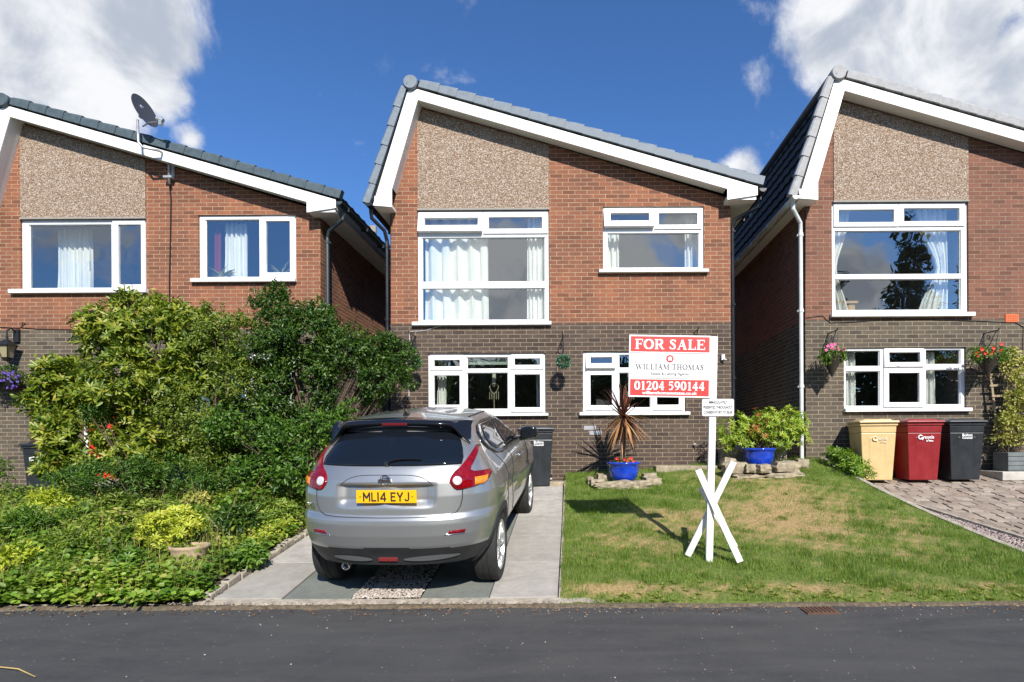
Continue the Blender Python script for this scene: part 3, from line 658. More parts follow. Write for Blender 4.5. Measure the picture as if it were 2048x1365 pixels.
    rd = MB(); rd.tube([(.47, yf+.05, 7.93), (.47, DEP+.2, 7.93)], .125, 14); rd.build('ridge', M['tile_dark'], ro, smooth=True)
    # gutters
    def gutter(x, z, y0=yf-.04):
        gm = MB(); prof = [(cos(a_)*.062, sin(a_)*.062) for a_ in lin(pi, 2*pi, 9)]; inner = [(cos(a_)*.055, sin(a_)*.055) for a_ in lin(2*pi, pi, 9)]
        pl = prof+inner; gm.hexa([(x+a_, y0, z+b_) for a_, b_ in pl], [(x+a_, DEP, z+b_) for a_, b_ in pl]); gm.prism([(x+a_, z+b_) for a_, b_ in prof], y0-.006, y0)
        for i in range(9): gm.box(x-.068, x+.068, y0+.3+i, y0+.34+i, z-.07, z+.004)
        return gm
    gutter(6.70, 6.02).build('gutter', H.m['gut'], e); gutter(-.285, 5.80).build('gutter', H.m['gut2'] if 'gut2' in H.m else H.m['gut'], e)
    # downpipes
    for pts, m_ in H.pipes:
        dp = MB(); dp.tube(pts, .034, 10)
        for q0, q1 in zip(pts[:-1], pts[1:]):
            if abs(q0[2]-q1[2]) > 2:
                z_ = q0[2]-.05
                while z_ > q1[2]: dp.tube([(q0[0], q0[1], z_), (q0[0], q0[1], z_-.06)], .043, 10); dp.box(q0[0]-.055, q0[0]+.055, q0[1]+.01, q0[1]+.06, z_-.05, z_-.02); z_ -= 1.35
        dp.build('downpipe', m_, e, smooth=False)
    # windows
    for w in windows: make_window(H, w)
def make_window(H, w):
    a, b, c, d = w['o']; e = H.e; rec = .035
    fm = MB(); holes = [rect(*p) for p in w['panes'] if True]
    # openings in outer frame: panes without sash as-is; sashes cover
    op = []
    for p in w['panes']: op.append(rect(*p))
    for s_ in w['sash']:
        op.append(rect(s_[0]+.03, s_[1]-.03, s_[2]+.03, s_[3]-.03))
    fm.plate(rect(a+.002, b-.002, c+.002, d-.002), op, rec, rec+.07)
    fr = fm.build('window', M['upvc'], e, bevel=.005)
    for p in w['panes']:
        g_ = MB(); g_.add([(p[0]-.01, rec+.04, p[2]-.01), (p[1]+.01, rec+.04, p[2]-.01), (p[1]+.01, rec+.04, p[3]+.01), (p[0]-.01, rec+.04, p[3]+.01)], [(0, 1, 2, 3)]); g_.build('pane', M['glass'], fr)
        bd = MB(); t = .012
        bd.plate(rect(p[0]-.001, p[1]+.001, p[2]-.001, p[3]+.001), [rect(p[0]+t, p[1]-t, p[2]+t, p[3]-t)], rec+.022, rec+.036); bd.build('glazing_bead', M['upvc'], fr)
    for s_ in w['sash']:
        x0, x1, z0, z1, gx0_, gx1_, gz0, gz1, tilt = s_
        # sash hinged at its top edge
        sb = MB(); sb.plate(rect(x0, x1, z0-z1, 0), [rect(gx0_, gx1_, gz0-z1, gz1-z1)], -.022, .045)
        so_ = sb.build('sash', M['upvc'], fr, bevel=.006, loc=(0, rec-.003, z1), rot=(-tilt, 0, 0))
        g_ = MB(); g_.add([(gx0_-.01, .012, gz0-z1-.01), (gx1_+.01, .012, gz0-z1-.01), (gx1_+.01, .012, gz1-z1+.01), (gx0_-.01, .012, gz1-z1+.01)], [(0, 1, 2, 3)])
        # pane shares the tilt of its sash but stays one level below the window
        g_.build('pane', M['glass'], fr, loc=(0, rec-.003, z1), rot=(-tilt, 0, 0))
        if tilt > .05:
            st = MB(); st.tube([(x0+.05, rec+.04, z0+.02), (x0+.25, rec-.05, z0+.012)], .008, 6); st.build('stay', M['galv'], fr)
    s0, s1, sz0, sz1 = w['sill']
    sl_ = MB(); sl_.prism([(s0, sz1), (s1, sz1), (s1, sz0), (s0, sz0)], -.085, rec+.02); sl_.build('sill', M['upvc'], fr, bevel=.006)
def curtain(H, x0, x1, z0, z1, y=.22, m='curtain', label='', amp=.035, folds=7, gather=None, xa=None, group=None, tie=None):
    mb = MB(); rnd = [random.uniform(-.5, .5) for _ in range(40)]
    def fn(u, v):
        xx = x0+(x1-x0)*u
        if tie:   # tied back curtain: narrows to the tie point
            tv, side = tie; wv = 1-.62*math.exp(-((v-tv)/.28)**2); wv = max(.3, wv if v > tv else wv+.0)
            xx = (x0+(x1-x0)*u*wv) if side < 0 else (x1-(x1-x0)*(1-u)*wv)
        ph = u*folds*2*pi+.5*sin(v*2+rnd[int(u*9)])
        return (xx+.3*amp*sin(ph*1.7), y+amp*sin(ph)+.3*amp*sin(2.3*ph+v*3), z0+(z1-z0)*v)
    mb.grid(fn, lin(0, 1, folds*9), lin(0, 1, 14))
    off = Vector((H.X0, H.D, 0)); mb.v = [tuple(Vector(v)+off) for v in mb.v]
    cx, cz = (x0+x1)/2+H.X0, z0
    mb.v = [(v[0]-cx, v[1]-H.D, v[2]-cz) for v in mb.v]
    o_ = mb.build('curtain', M[m], None, smooth=True, loc=(cx, H.D, cz)); tag(o_, label, 'curtain', group); return o_

def W_(H, outer, sill, panes, sashes):
    """all in photograph pixels on the wall plane"""
    o_ = H.r(*outer); s_ = H.r(*sill); out = dict(o=o_, sill=s_, panes=[], sash=[])
    zt = s_[3]
    out['o'] = (o_[0], o_[1], zt, o_[3])
    for p in panes: out['panes'].append(H.r(*p))
    for r_, g_, t in sashes: a = H.r(*r_); b = H.r(*g_); out['sash'].append((*a, *b, t))
    return out

# --- middle house
HC = House(783, 109.5, 10.5, 'middle red brick house with grey verge tiles behind the silver car and sale board', M['brick_red'], M['brick_dark'], M['tile_grey'], M['black_plastic'], M['black_plastic'], (1120, 647), 'matching brick houses in a row')
w1 = W_(HC, (835, 420, 1098, 648), (826, 645, 1103, 652), [(843, 474, 1090, 563), (843, 576, 1090, 640)], [((836, 424, 965, 466), (849, 437, 956, 453), .20), ((966, 422, 1096, 467), (977, 434, 1084, 457), 0)])
w2 = W_(HC, (1206, 413, 1408, 544), (1198, 541, 1416, 547), [(1215, 465, 1399, 535)], [((1208, 417, 1308, 456), (1221, 427, 1298, 444), .20), ((1309, 417, 1404, 458), (1318, 426, 1395, 449), 0)])
w3 = W_(HC, (856, 707, 1091, 828), (851, 828, 1097, 833), [(933, 714, 1016, 738), (933, 745, 1016, 819)], [((860, 711, 925, 741), (868, 720, 919, 733), 0), ((860, 744, 925, 820), (868, 751, 919, 810), 0), ((1022, 709, 1087, 739), (1029, 717, 1080, 730), 0), ((1022, 742, 1087, 824), (1029, 749, 1080, 815), 0)])
w4 = W_(HC, (1166, 703, 1371, 825), (1159, 825, 1379, 831), [(1238, 709, 1302, 736), (1238, 745, 1302, 816)], [((1172, 708, 1231, 738), (1181, 715, 1224, 728), .2), ((1172, 743, 1231, 820), (1181, 750, 1224, 811), 0), ((1306, 706, 1366, 736), (1314, 714, 1358, 728), 0), ((1306, 740, 1366, 820), (1314, 748, 1358, 810), 0)])
HC.panel = (HC.x(836, 420), HC.x(1098, 420), w1['o'][3]+.02)
HC.pipes = [([(-.285, -.2, 5.74), (-.285, -.16, 5.60), (-.10, -.02, 5.42), (-.075, .05, 5.25), (-.075, .05, .6)], M['black_plastic']),
            ([(6.70, -.10, 5.96), (6.68, -.10, 5.78), (6.32, .05, 5.62), (6.265, .07, 5.5), (6.265, .07, .9)], M['black_plastic'])]
build_house(HC, [w1, w2, w3, w4])
# --- left house
HL = House(-9, 105, 10.95, 'left red brick house with dark blue verge tiles and red front door behind the bushes', M['brick_red'], M['brick_dark2'], M['tile_blue'], M['drain_dark'], M['drain_dark'], (200, 660), 'matching brick houses in a row')
l1 = W_(HL, (41, 438, 292, 583), (24, 580, 297, 588), [(54, 448, 220, 576)], [((224, 441, 289, 578), (235, 449, 281, 569), 0)])
l2 = W_(HL, (397, 430, 592, 561), (386, 559, 594, 566), [(408, 438, 517, 554)], [((521, 434, 589, 557), (531, 442, 579, 545), 0)])
l3 = W_(HL, (372, 705, 590, 826), (366, 825, 596, 832), [(382, 714, 488, 820)], [((494, 711, 584, 822), (504, 720, 575, 813), 0)])
HL.panel = (HL.x(42, 430), HL.x(292, 430), l1['o'][3]+.02)
HL.pipes = [([(6.70, -.10, 5.96), (6.68, -.10, 5.78), (6.36, .05, 5.62), (6.30, .10, 5.5), (6.30, .10, .6)], M['drain_dark'])]
dr = HL.r(60, 752, 290, 985); HLdoor = (dr[0], dr[1], dr[2], dr[3])
build_house(HL, [l1, l2, l3], door=HLdoor)
mb = MB(); mb.box(dr[0]-.02, dr[1]+.02, 1.0, 1.05, dr[2], dr[3]); mb.build('porch_back_wall', M['brick_dark2'], HL.e)
x0, x1, z0, z1 = HL.r(92, 772, 190, 985)
df = MB(); df.plate(rect(x0-.02, x1+.1, z0, z1-.1), [rect(x0+.06, x1+.02, z0, z1-.18)], .88, .96); dfo = df.build('door', M['upvc'], HL.e, bevel=.004)
dd = MB(); dd.plate(rect(x0+.065, x1+.015, z0+.02, z1-.185), [rect(x0+.2, x1-.12, z0+.2, z0+.8), rect(x0+.2, x1-.12, z0+.95, z1-.35)], .89, .93); dd.box(x0+.2, x1-.12, .905, .925, z0+.2, z0+.8); dd.box(x0+.2, x1-.12, .905, .925, z0+.95, z1-.35); dd.build('door_leaf', M['reddoor'], dfo, bevel=.006)
x0, x1, z0, z1 = HL.r(235, 795, 285, 985); dd = MB(); dd.box(x0, x1, .9, .95, z0, z1); dd.build('store_door', M['reddoor'], HL.e, bevel=.006)
# --- right house
HR = House(1612, 111.7, 10.3, 'right red brick house with pale grey verge tiles, white drainpipe and three bins outside', M['brick_red2'], M['brick_dark2'], M['tile_pale'], M['drain_white'], M['drain_white'], (1850, 639), 'matching brick houses in a row')
r1 = W_(HR, (1664, 404, 1937, 632), (1660, 627, 1945, 635), [(1671, 460, 1925, 548), (1672, 557, 1925, 620)], [((1668, 407, 1798, 453), (1678, 419, 1789, 444), 0), ((1799, 406, 1931, 452), (1809, 416, 1920, 442), 0)])
r2 = W_(HR, (1688, 695, 1932, 819), (1687, 817, 1939, 824), [(1693, 701, 1762, 733), (1693, 742, 1762, 813), (1854, 699, 1924, 729), (1854, 739, 1924, 810)], [((1769, 697, 1849, 734), (1779, 705, 1841, 725), .06), ((1769, 737, 1849, 814), (1779, 746, 1840, 805), 0)])
HR.panel = (HR.x(1667, 400), HR.x(1936, 400), r1['o'][3]+.02)
HR.m['gut2'] = M['drain_white']
HR.pipes = [([(-.285, -.2, 5.76), (-.285, -.2, 5.62), (-.11, -.08, 5.42), (-.10, -.06, 5.3), (-.10, -.06, 1.05)], M['drain_white'])]
build_house(HR, [r1, r2])

# --- curtains and things seen in the windows
def cpx(H, x0, y0, x1, y1, **k): a = H.r(x0, y0, x1, y1); return curtain(H, *a, **k)
cpx(HC, 843, 430, 974, 650, label='wide white curtain drawn across the left half of the tall upstairs window above the car', folds=5, amp=.05)
cpx(HC, 1052, 430, 1094, 650, label='bunched white curtain at right edge of the tall upstairs window above the car', folds=5)
cpx(HC, 1212, 425, 1240, 540, y=.3, label='narrow pale curtain at left edge of the window above the sale board', folds=3)
cpx(HC, 1376, 425, 1404, 540, y=.3, label='narrow pale curtain at right edge of the window above the sale board', folds=3)
cpx(HC, 866, 712, 884, 825, y=.3, label='narrow pale curtain at the left end of the ground window behind the car', folds=3)
cpx(HC, 1070, 712, 1088, 825, y=.3, label='narrow dark edged curtain at the right end of the ground window behind the car', folds=3)
cpx(HL, 72, 442, 146, 580, y=.45, label='white curtain hanging left in the wide upstairs window of the left house', folds=7)
cpx(HL, 430, 436, 478, 558, y=.3, label='white curtain beside red lining in the small upstairs window of the left house', folds=5)
cpx(HL, 410, 436, 424, 558, y=.28, m='curtain_red', label='dark red curtain strip at left of the small upstairs window of the left house', folds=2, amp=.02)
cpx(HL, 570, 436, 588, 558, y=.3, label='narrow white curtain at right edge of the small upstairs window of the left house', folds=3)
cpx(HR, 1668, 410, 1712, 628, y=.25, label='white curtain tied back at the left of the big upstairs window of the right house', folds=5, tie=(.45, -1))
cpx(HR, 1848, 410, 1912, 628, y=.25, label='white curtain tied back at the right of the big upstairs window of the right house', folds=6, tie=(.45, 1))
cpx(HR, 1693, 700, 1724, 816, y=.25, label='white curtain in the left part of the ground window above the cream bin', folds=4)
cpx(HR, 1856, 700, 1886, 816, y=.25, label='white curtain in the right part of the ground window above the black bin', folds=4)
def room_px(H, px, py, y): return Vector((H.x(px, py)+H.X0, H.D+y, H.z(px, py)))
a = HR.r(1680, 592, 1728, 640); mb = MB(); mb.box(-.2, .2, -.16, .16, 0, .34); mb.box(-.24, .24, -.2, .2, .34, .38); t = mb.build('cabinet', M['wood'], None, bevel=.006, loc=(HR.X0+(a[0]+a[1])/2, HR.D+.45, a[2]+.02)); tag(t, 'small pine cabinet standing inside the big window of the right house', 'cabinet')
def candle(px, H, label):
    q = room_px(H, px, 825, .3); e = empty('candle_stand', q, label, 'candle stand', 'heart candle stands in the ground windows')
    mb = MB(); mb.tube([(0, 0, 0), (0, 0, .36)], .008, 6)
    for s_ in (-1, 1): mb.tube([(0, 0, .36), (s_*.06, 0, .42), (s_*.085, 0, .50), (s_*.05, 0, .545), (0, 0, .50)], .008, 5)
    for s_ in (-1, -.5, .5, 1): mb.tube([(s_*.08, 0, .40), (s_*.085, 0, .26)], .006, 4)
    mb.lathe([(0, .54), (.05, .54), (.055, .56)], 14); mb.lathe([(0, 0), (.06, 0), (.02, .02)], 12); mb.build('stand', mat('gilt_metal', (.55, .48, .33), .4, metal=.3), e)
    mb = MB(); mb.lathe([(0, .56), (.036, .56), (.036, .74), (0, .74)], 14); mb.build('candle', mat('cream_wax', (.6, .6, .5), .6), e)
candle(984, HC, 'gilt heart candle stand with cream candle in the ground window behind the car'); candle(1262, HC, 'gilt heart candle stand half hidden behind the sale board in the ground window')
a = HC.r(933, 712, 1016, 728); mb = MB()
for i in range(4): mb.box(a[0], a[1], .12+.01*(i % 2), .135+.01*(i % 2), a[2]+i*.04, a[2]+i*.04+.038)
mb.v = [(v[0]-a[0], v[1], v[2]-a[2]) for v in mb.v]
tag(mb.build('roman_blind', mat('grey_green_blind', (.35, .42, .36), .9), loc=(HC.X0+a[0], HC.D, a[2])), 'folded grey green blind at top of ground window behind the car', 'blind')
def strap_plant(px, py, H, label):
    q = room_px(H, px, py, .16); e = empty('house_plant', q, label, 'plant', 'plants on the upstairs window sill')
    n = 16; a_ = RNG.random(n)*2*pi
    leaves('leaves', M['leaf_climb'], e, np.zeros((n, 3))+[0, 0, .07], np.stack([np.cos(a_), np.sin(a_)*.3, RNG.uniform(.2, 1.4, n)], 1), np.tile([0, -.5, 1.], (n, 1)), RNG.uniform(.18, .34, n), .02, RNG.random(n), droop=.5)
    mb = MB(); mb.lathe([(0, 0), (.04, 0), (.055, .08), (.045, .08), (0, .07)], 14); mb.build('pot', M['terracotta'], e)
strap_plant(432, 556, HL, 'spiky pale house plant at the left on the sill of the left house window'); strap_plant(556, 556, HL, 'spiky pale house plant at the right on the sill of the left house window')

# wall fittings
def cable(H, pts, r=.006, m='iron', nm='cable', label=''):
    q = [Vector((H.x(a, b), -.012, H.z(a, b))) for a, b in pts]; off = Vector((H.X0, H.D, 0)); o0 = q[0]+off
    mb = MB(); mb.tube([p+off-o0 for p in q], r, 5); tag(mb.build(nm, M[m], loc=o0), label, 'cable')
cable(HL, [(340, 372), (343, 400), (342, 470), (340, 560), (340, 640)], .012, label='black aerial cable running down brick wall below the satellite dish')
cable(HL, [(0, 655), (40, 657), (52, 648), (46, 645), (44, 656), (80, 659), (150, 660)], label='thin black cable along the band of the left house above the lantern')
cable(HR, [(1612, 636), (1645, 632), (1652, 640), (1660, 646), (1700, 645), (1760, 641), (1850, 640), (1960, 643), (2030, 646), (2046, 655), (2044, 700)], label='thin black cable looping along the band of the right house')
cable(HC, [(886, 651), (850, 662), (820, 664), (819, 700), (818, 800)], .005, m='drain_white', label='thin pale cable dropping from the sill left of the ground window')
a = HR.r(2010, 629, 2036, 645); mb = MB(); mb.box(0, a[1]-a[0], -.016, .0, 0, a[3]-a[2])
for i in range(7):
    for j in range(3): mb.box(.02+i*.03, .035+i*.03, -.022, -.016, .02+j*.04, .045+j*.04)
tag(mb.build('air_vent', M['vent'], loc=(HR.X0+a[0], HR.D, a[2])), 'orange terracotta air brick above the climber on the right house', 'vent')
for (x_, y_) in ((1180, 856), (1191, 866)):
    a = HC.r(x_-12, y_-4, x_+12, y_+4); mb = MB(); mb.box(0, a[1]-a[0], -.010, .0, 0, a[3]-a[2])
    tag(mb.build('painted_brick', mat('grey_brick_filler', (.32, .32, .34), .7), loc=(HC.X0+a[0], HC.D, a[2])), 'pale grey replacement brick low in the brown wall, %s of two' % ('upper' if y_ < 860 else 'lower'), 'brick')
q = room_px(HC, 1445, 716, -.03); mb = MB(); mb.box(-.03, .03, -.03, .03, -.05, .05); mb.tube([(0, -.03, -.03), (.05, -.06, -.05)], .012, 6); tag(mb.build('sensor_box', M['upvc'], loc=q, bevel=.004), 'small white box fixed on the brown wall right of the sale board', 'sensor')
q = room_px(HC, 1388, 889, -.03); mb = MB(); mb.tube([(0, .03, 0), (0, -.03, 0)], .022, 8); mb.tube([(0, -.02, 0), (.03, -.05, -.02)], .014, 8); tag(mb.build('outdoor_tap', M['galv'], loc=q), 'small metal tap low on the brown wall beside the sale post', 'tap')

# satellite dish
def dish():
    e = empty('satellite_dish', room_px(HL, 339, 370, 0), 'dark satellite dish on a bent grey pole at the left house roof', 'satellite dish')
    o_ = e.location; rel = lambda px, py, y: room_px(HL, px, py, y)-o_
    def off(px, py, dd): v = P(px, py, HL.D+dd); return v-o_
    mb = MB(); pole = [off(338, 368, -.10), off(338, 320, -.10), off(335, 312, -.12), off(318, 302, -.40), off(285, 295, -.46), off(277, 285, -.46), off(275, 240, -.46)]
    mb.tube(pole, .022, 10); mb.build('pole', M['galv'], e, smooth=True)
    mb = MB()
    for py in (322, 357):
        c = off(339, py, -.05); mb.box(c.x-.07, c.x+.09, c.y-.08, c.y+.05, c.z-.02, c.z+.02)
    mb.box(off(345, 322, 0).x-.01, off(345, 322, 0).x+.05, -.02, .0, off(345, 362, 0).z, off(345, 318, 0).z); mb.build('wall_bracket', M['galv'], e)
    c = off(287, 223, -.50); nrm = Vector((.91, -.12, .34)).normalized(); q = nrm.to_track_quat('Z', 'Y').to_matrix()
    mb = MB(); prof = [(r_, .36*r_*r_) for r_ in lin(0.001, .275, 9)]; prof2 = [(r_, z_-.008) for r_, z_ in reversed(prof)]
    S_ = Matrix.Diagonal((.92, 1.05, 1)); mb.lathe(prof+[(.283, prof[-1][1]+.004)]+prof2, 32, c, q @ S_); mb.build('reflector', M['dish'], e, smooth=True)
    f = off(321, 243, -.62); b = off(298, 246, -.52); mb = MB(); mb.tube([c-nrm*.02+Vector((0, 0, -.27)), b, f], .012, 8); mb.build('arm', M['galv'], e)
    mb = MB(); mb.tube([f+Vector((.05, 0, .01)), f-Vector((.07, 0, -.05))], .035, 10); mb.box(f.x-.02, f.x+.03, f.y-.03, f.y+.03, f.z-.07, f.z+.06); mb.build('receiver', M['galv'], e)
    mb = MB(); mb.box(c.x-.07, c.x-.02, c.y-.03, c.y+.03, c.z-.12, c.z+.1); mb.build('mount', M['galv'], e)
dish()

# lantern on the left house
def lantern():
    b = P(14, 694, HL.D-.22); e = empty('wall_lantern', b, 'black wall lantern with glass panes left of the bushes', 'lantern')
    mb = MB(); mb.box(-.05, .05, .17, .22, .12, .36); mb.tube([(0, .18, .30), (0, .08, .36), (0, 0, .30), (0, 0, .2)], .014, 8); mb.build('bracket', M['iron'], e)
    mb = MB(); mb.hexa([(-.05, -.05, -.2), (.05, -.05, -.2), (.05, .05, -.2), (-.05, .05, -.2)], [(-.09, -.09, .02), (.09, -.09, .02), (.09, .09, .02), (-.09, .09, .02)]); mb.build('glass', mat('lantern_glass', (.30, .26, .15), .1), e)
    mb = MB()
    for sx in (-1, 1):
        for sy in (-1, 1): mb.tube([(sx*.052, sy*.052, -.2), (sx*.094, sy*.094, .02)], .008, 5)
    mb.hexa([(-.125, -.125, .02), (.125, -.125, .02), (.125, .125, .02), (-.125, .125, .02)], [(-.03, -.03, .13), (.03, -.03, .13), (.03, .03, .13), (-.03, .03, .13)]); mb.hexa([(-.03, -.03, -.27), (.03, -.03, -.27), (.03, .03, -.27), (-.03, .03, -.27)], [(-.06, -.06, -.2), (.06, -.06, -.2), (.06, .06, -.2), (-.06, .06, -.2)])
    mb.tube([(0, 0, .13), (0, 0, .2)], .02, 8); mb.build('lantern_frame', M['iron'], e)
lantern()

# brackets with topiary balls and hanging baskets
def wall_bracket(H, px, pyt, pyb, label, out=.40, group='iron brackets on the middle house'):
    t = room_px(H, px, pyt, 0); h = t.z-room_px(H, px, pyb, 0).z
    e = empty('basket_bracket', t, label, 'bracket', group); mb = MB()
    mb.box(-.014, .014, -.010, 0, -h, 0); mb.tube([(0, -.01, -.02), (0, -out, -.02), (0, -out-.02, .01)], .009, 6)
    mb.tube([(0, -.01, -h+.03), (0, -out*.45, -h*.6), (0, -out*.85, -.03)], .008, 6)
    pts = [(0, -.12-.05*cos(a_)*(1-a_/14), -.10-.05*sin(a_)*(1-a_/14)) for a_ in lin(0, 9, 18)]; mb.tube(pts, .006, 5)
    mb.build('scroll_arm', M['iron'], e); return e, Vector((t.x, t.y-out, t.z-.02))
def ball(H, px, py, top, lab):
    c = P(px, py, H.D-.40); e = empty('topiary_ball', c-Vector((0, 0, .14)), lab, 'topiary ball', 'topiary balls on the middle house'); o_ = e.location
    n = 1500; d = rdir(n); Pn = d*RNG.uniform(.07, .115, (n, 1))+np.array([0, 0, .14])
    leaves('foliage', M['leaf_ball'], e, Pn, d+.5*rdir(n), rdir(n), RNG.uniform(.02, .045, n), .012, RNG.random(n)**1.4)
    mb = MB()
    for k_ in range(3): mb.tube([(.08*cos(k_*2.1), .08*sin(k_*2.1), .18), (0, top.y-o_.y, top.z-o_.z)], .0025, 4)
    mb.build('hanging_wire', M['iron'], e)
for px, lab in ((828, 'behind the car next to the dark shrub'), (1126, 'between the two ground windows')):
    e, t = wall_bracket(HC, px+ (0 if px > 1000 else 3), 672, 708, 'black scroll bracket holding the ball '+lab, .40)
    ball(HC, px+1, 724, P(px-1 if px > 1000 else px, 676, HC.D-.40), 'round green artificial topiary ball hanging '+lab)
wall_bracket(HC, 1388, 664, 700, 'black iron bracket peeping over the top of the sale board', .35)
def flowers(e, pts, m, r=.02):
    mb = MB()
    for p in pts:
        for k_ in range(5):
            a_ = k_*1.257+random.random(); c = Vector(p); d = Vector((cos(a_), random.uniform(-.6, -.1), sin(a_)))*r
            s_ = Vector((-sin(a_), 0, cos(a_)))*r*.6; mb.add([c, c+d*.6+s_, c+d*1.2, c+d*.6-s_], [(0, 1, 2, 3)])
    mb.build('flowers', m, e, weld=False)
def basket(H, px, py, pyb, lab, blab, cone=True, col='petal_red', r=.17, w=1.0, out=.36):
    e2, t = wall_bracket(H, px-8, py-50, py-8, 'black iron bracket carrying the basket '+blab, out, 'basket brackets')
    c = P(px, py, H.D-out); e = empty('hanging_basket', c-Vector((0, 0, .36)), lab, 'hanging basket', 'hanging baskets'); o_ = Vector(e.location)
    mb = MB(); mb.lathe([(.004, .02), (r*.55, .2), (r, .36), (r*.96, .36), (0, .34)] if cone else [(0, .16), (r*.7, .2), (r, .34), (0, .33)], 18); mb.build('basket_cone', mat('dark_wicker', (.03, .022, .015), .9, bump=.01), e)
    mb = MB()
    for k_ in range(3): mb.tube([(r*cos(k_*2.1+.5), r*sin(k_*2.1+.5), .36), (t.x-o_.x, t.y-o_.y, t.z-o_.z)], .003, 4)
    mb.build('chain', M['iron'], e)
    clumped([((0, 0, .42), (r*1.2*w, r*1.1, .13)), ((-.1*w, -.05, .36), (.12*w, .1, .12)), ((.1*w, -.05, .38), (.12*w, .1, .12))], 220, 5, .03, .05, .022, 'foliage', M['leaf_mid'], e, (0, 0, 0))
    flowers(e, [(random.uniform(-r, r)*w, random.uniform(-.16, -.05), random.uniform(.38, .58)) for _ in range(16)], M[col], .028)
basket(HR, 1664, 716, 752, 'cone shaped hanging basket with pink flowers left of the ground window', 'with pink flowers', True, 'petal_pink')
basket(HR, 1975, 716, 745, 'hanging basket with red and purple flowers beside the trellis', 'next to the trellis', True, 'petal_red', r=.19, w=1.5)
c = P(18, 790, HL.D-.25); e = empty('hanging_basket', c, 'full hanging basket with violet flowers under the lantern', 'hanging basket', 'hanging baskets')
clumped([((0, 0, .32), (.32, .2, .2)), ((-.2, 0, .26), (.2, .18, .2))], 420, 5, .04, .045, .02, 'foliage', M['leaf_dark'], e, (0, 0, 0)); flowers(e, [(random.uniform(0, .32), random.uniform(-.26, -.1), random.uniform(.1, .4)) for _ in range(40)], M['petal_violet'], .024)
mb = MB(); mb.lathe([(0, .05), (.14, .1), (.2, .26), (0, .25)], 16); mb.build('basket_cone', M['iron'], e)

# ---------------------------------------------------------------- writing
def text_mesh(s, size, m, parent, name='lettering', loc=(0, 0, 0), rot=(pi/2, 0, 0), bold=0.0, ext=.0012, width=None, align='CENTER', squeeze=1.0):
    cu = bpy.data.curves.new('txt', 'FONT'); cu.body = s; cu.size = size; cu.align_x = align; cu.align_y = 'CENTER'; cu.offset = bold; cu.extrude = ext; cu.resolution_u = 3
    ob = bpy.data.objects.new('txt', cu); COL.objects.link(ob); dg = bpy.context.evaluated_depsgraph_get(); dg.update()
    me = bpy.data.meshes.new_from_object(ob.evaluated_get(dg)); bpy.data.objects.remove(ob)
    if width:
        xs = [v.co.x for v in me.vertices]; k_ = width/(max(xs)-min(xs))
        for v in me.vertices: v.co.x *= k_
    me.materials.clear()
    return link(name, me, m, parent, loc, rot)
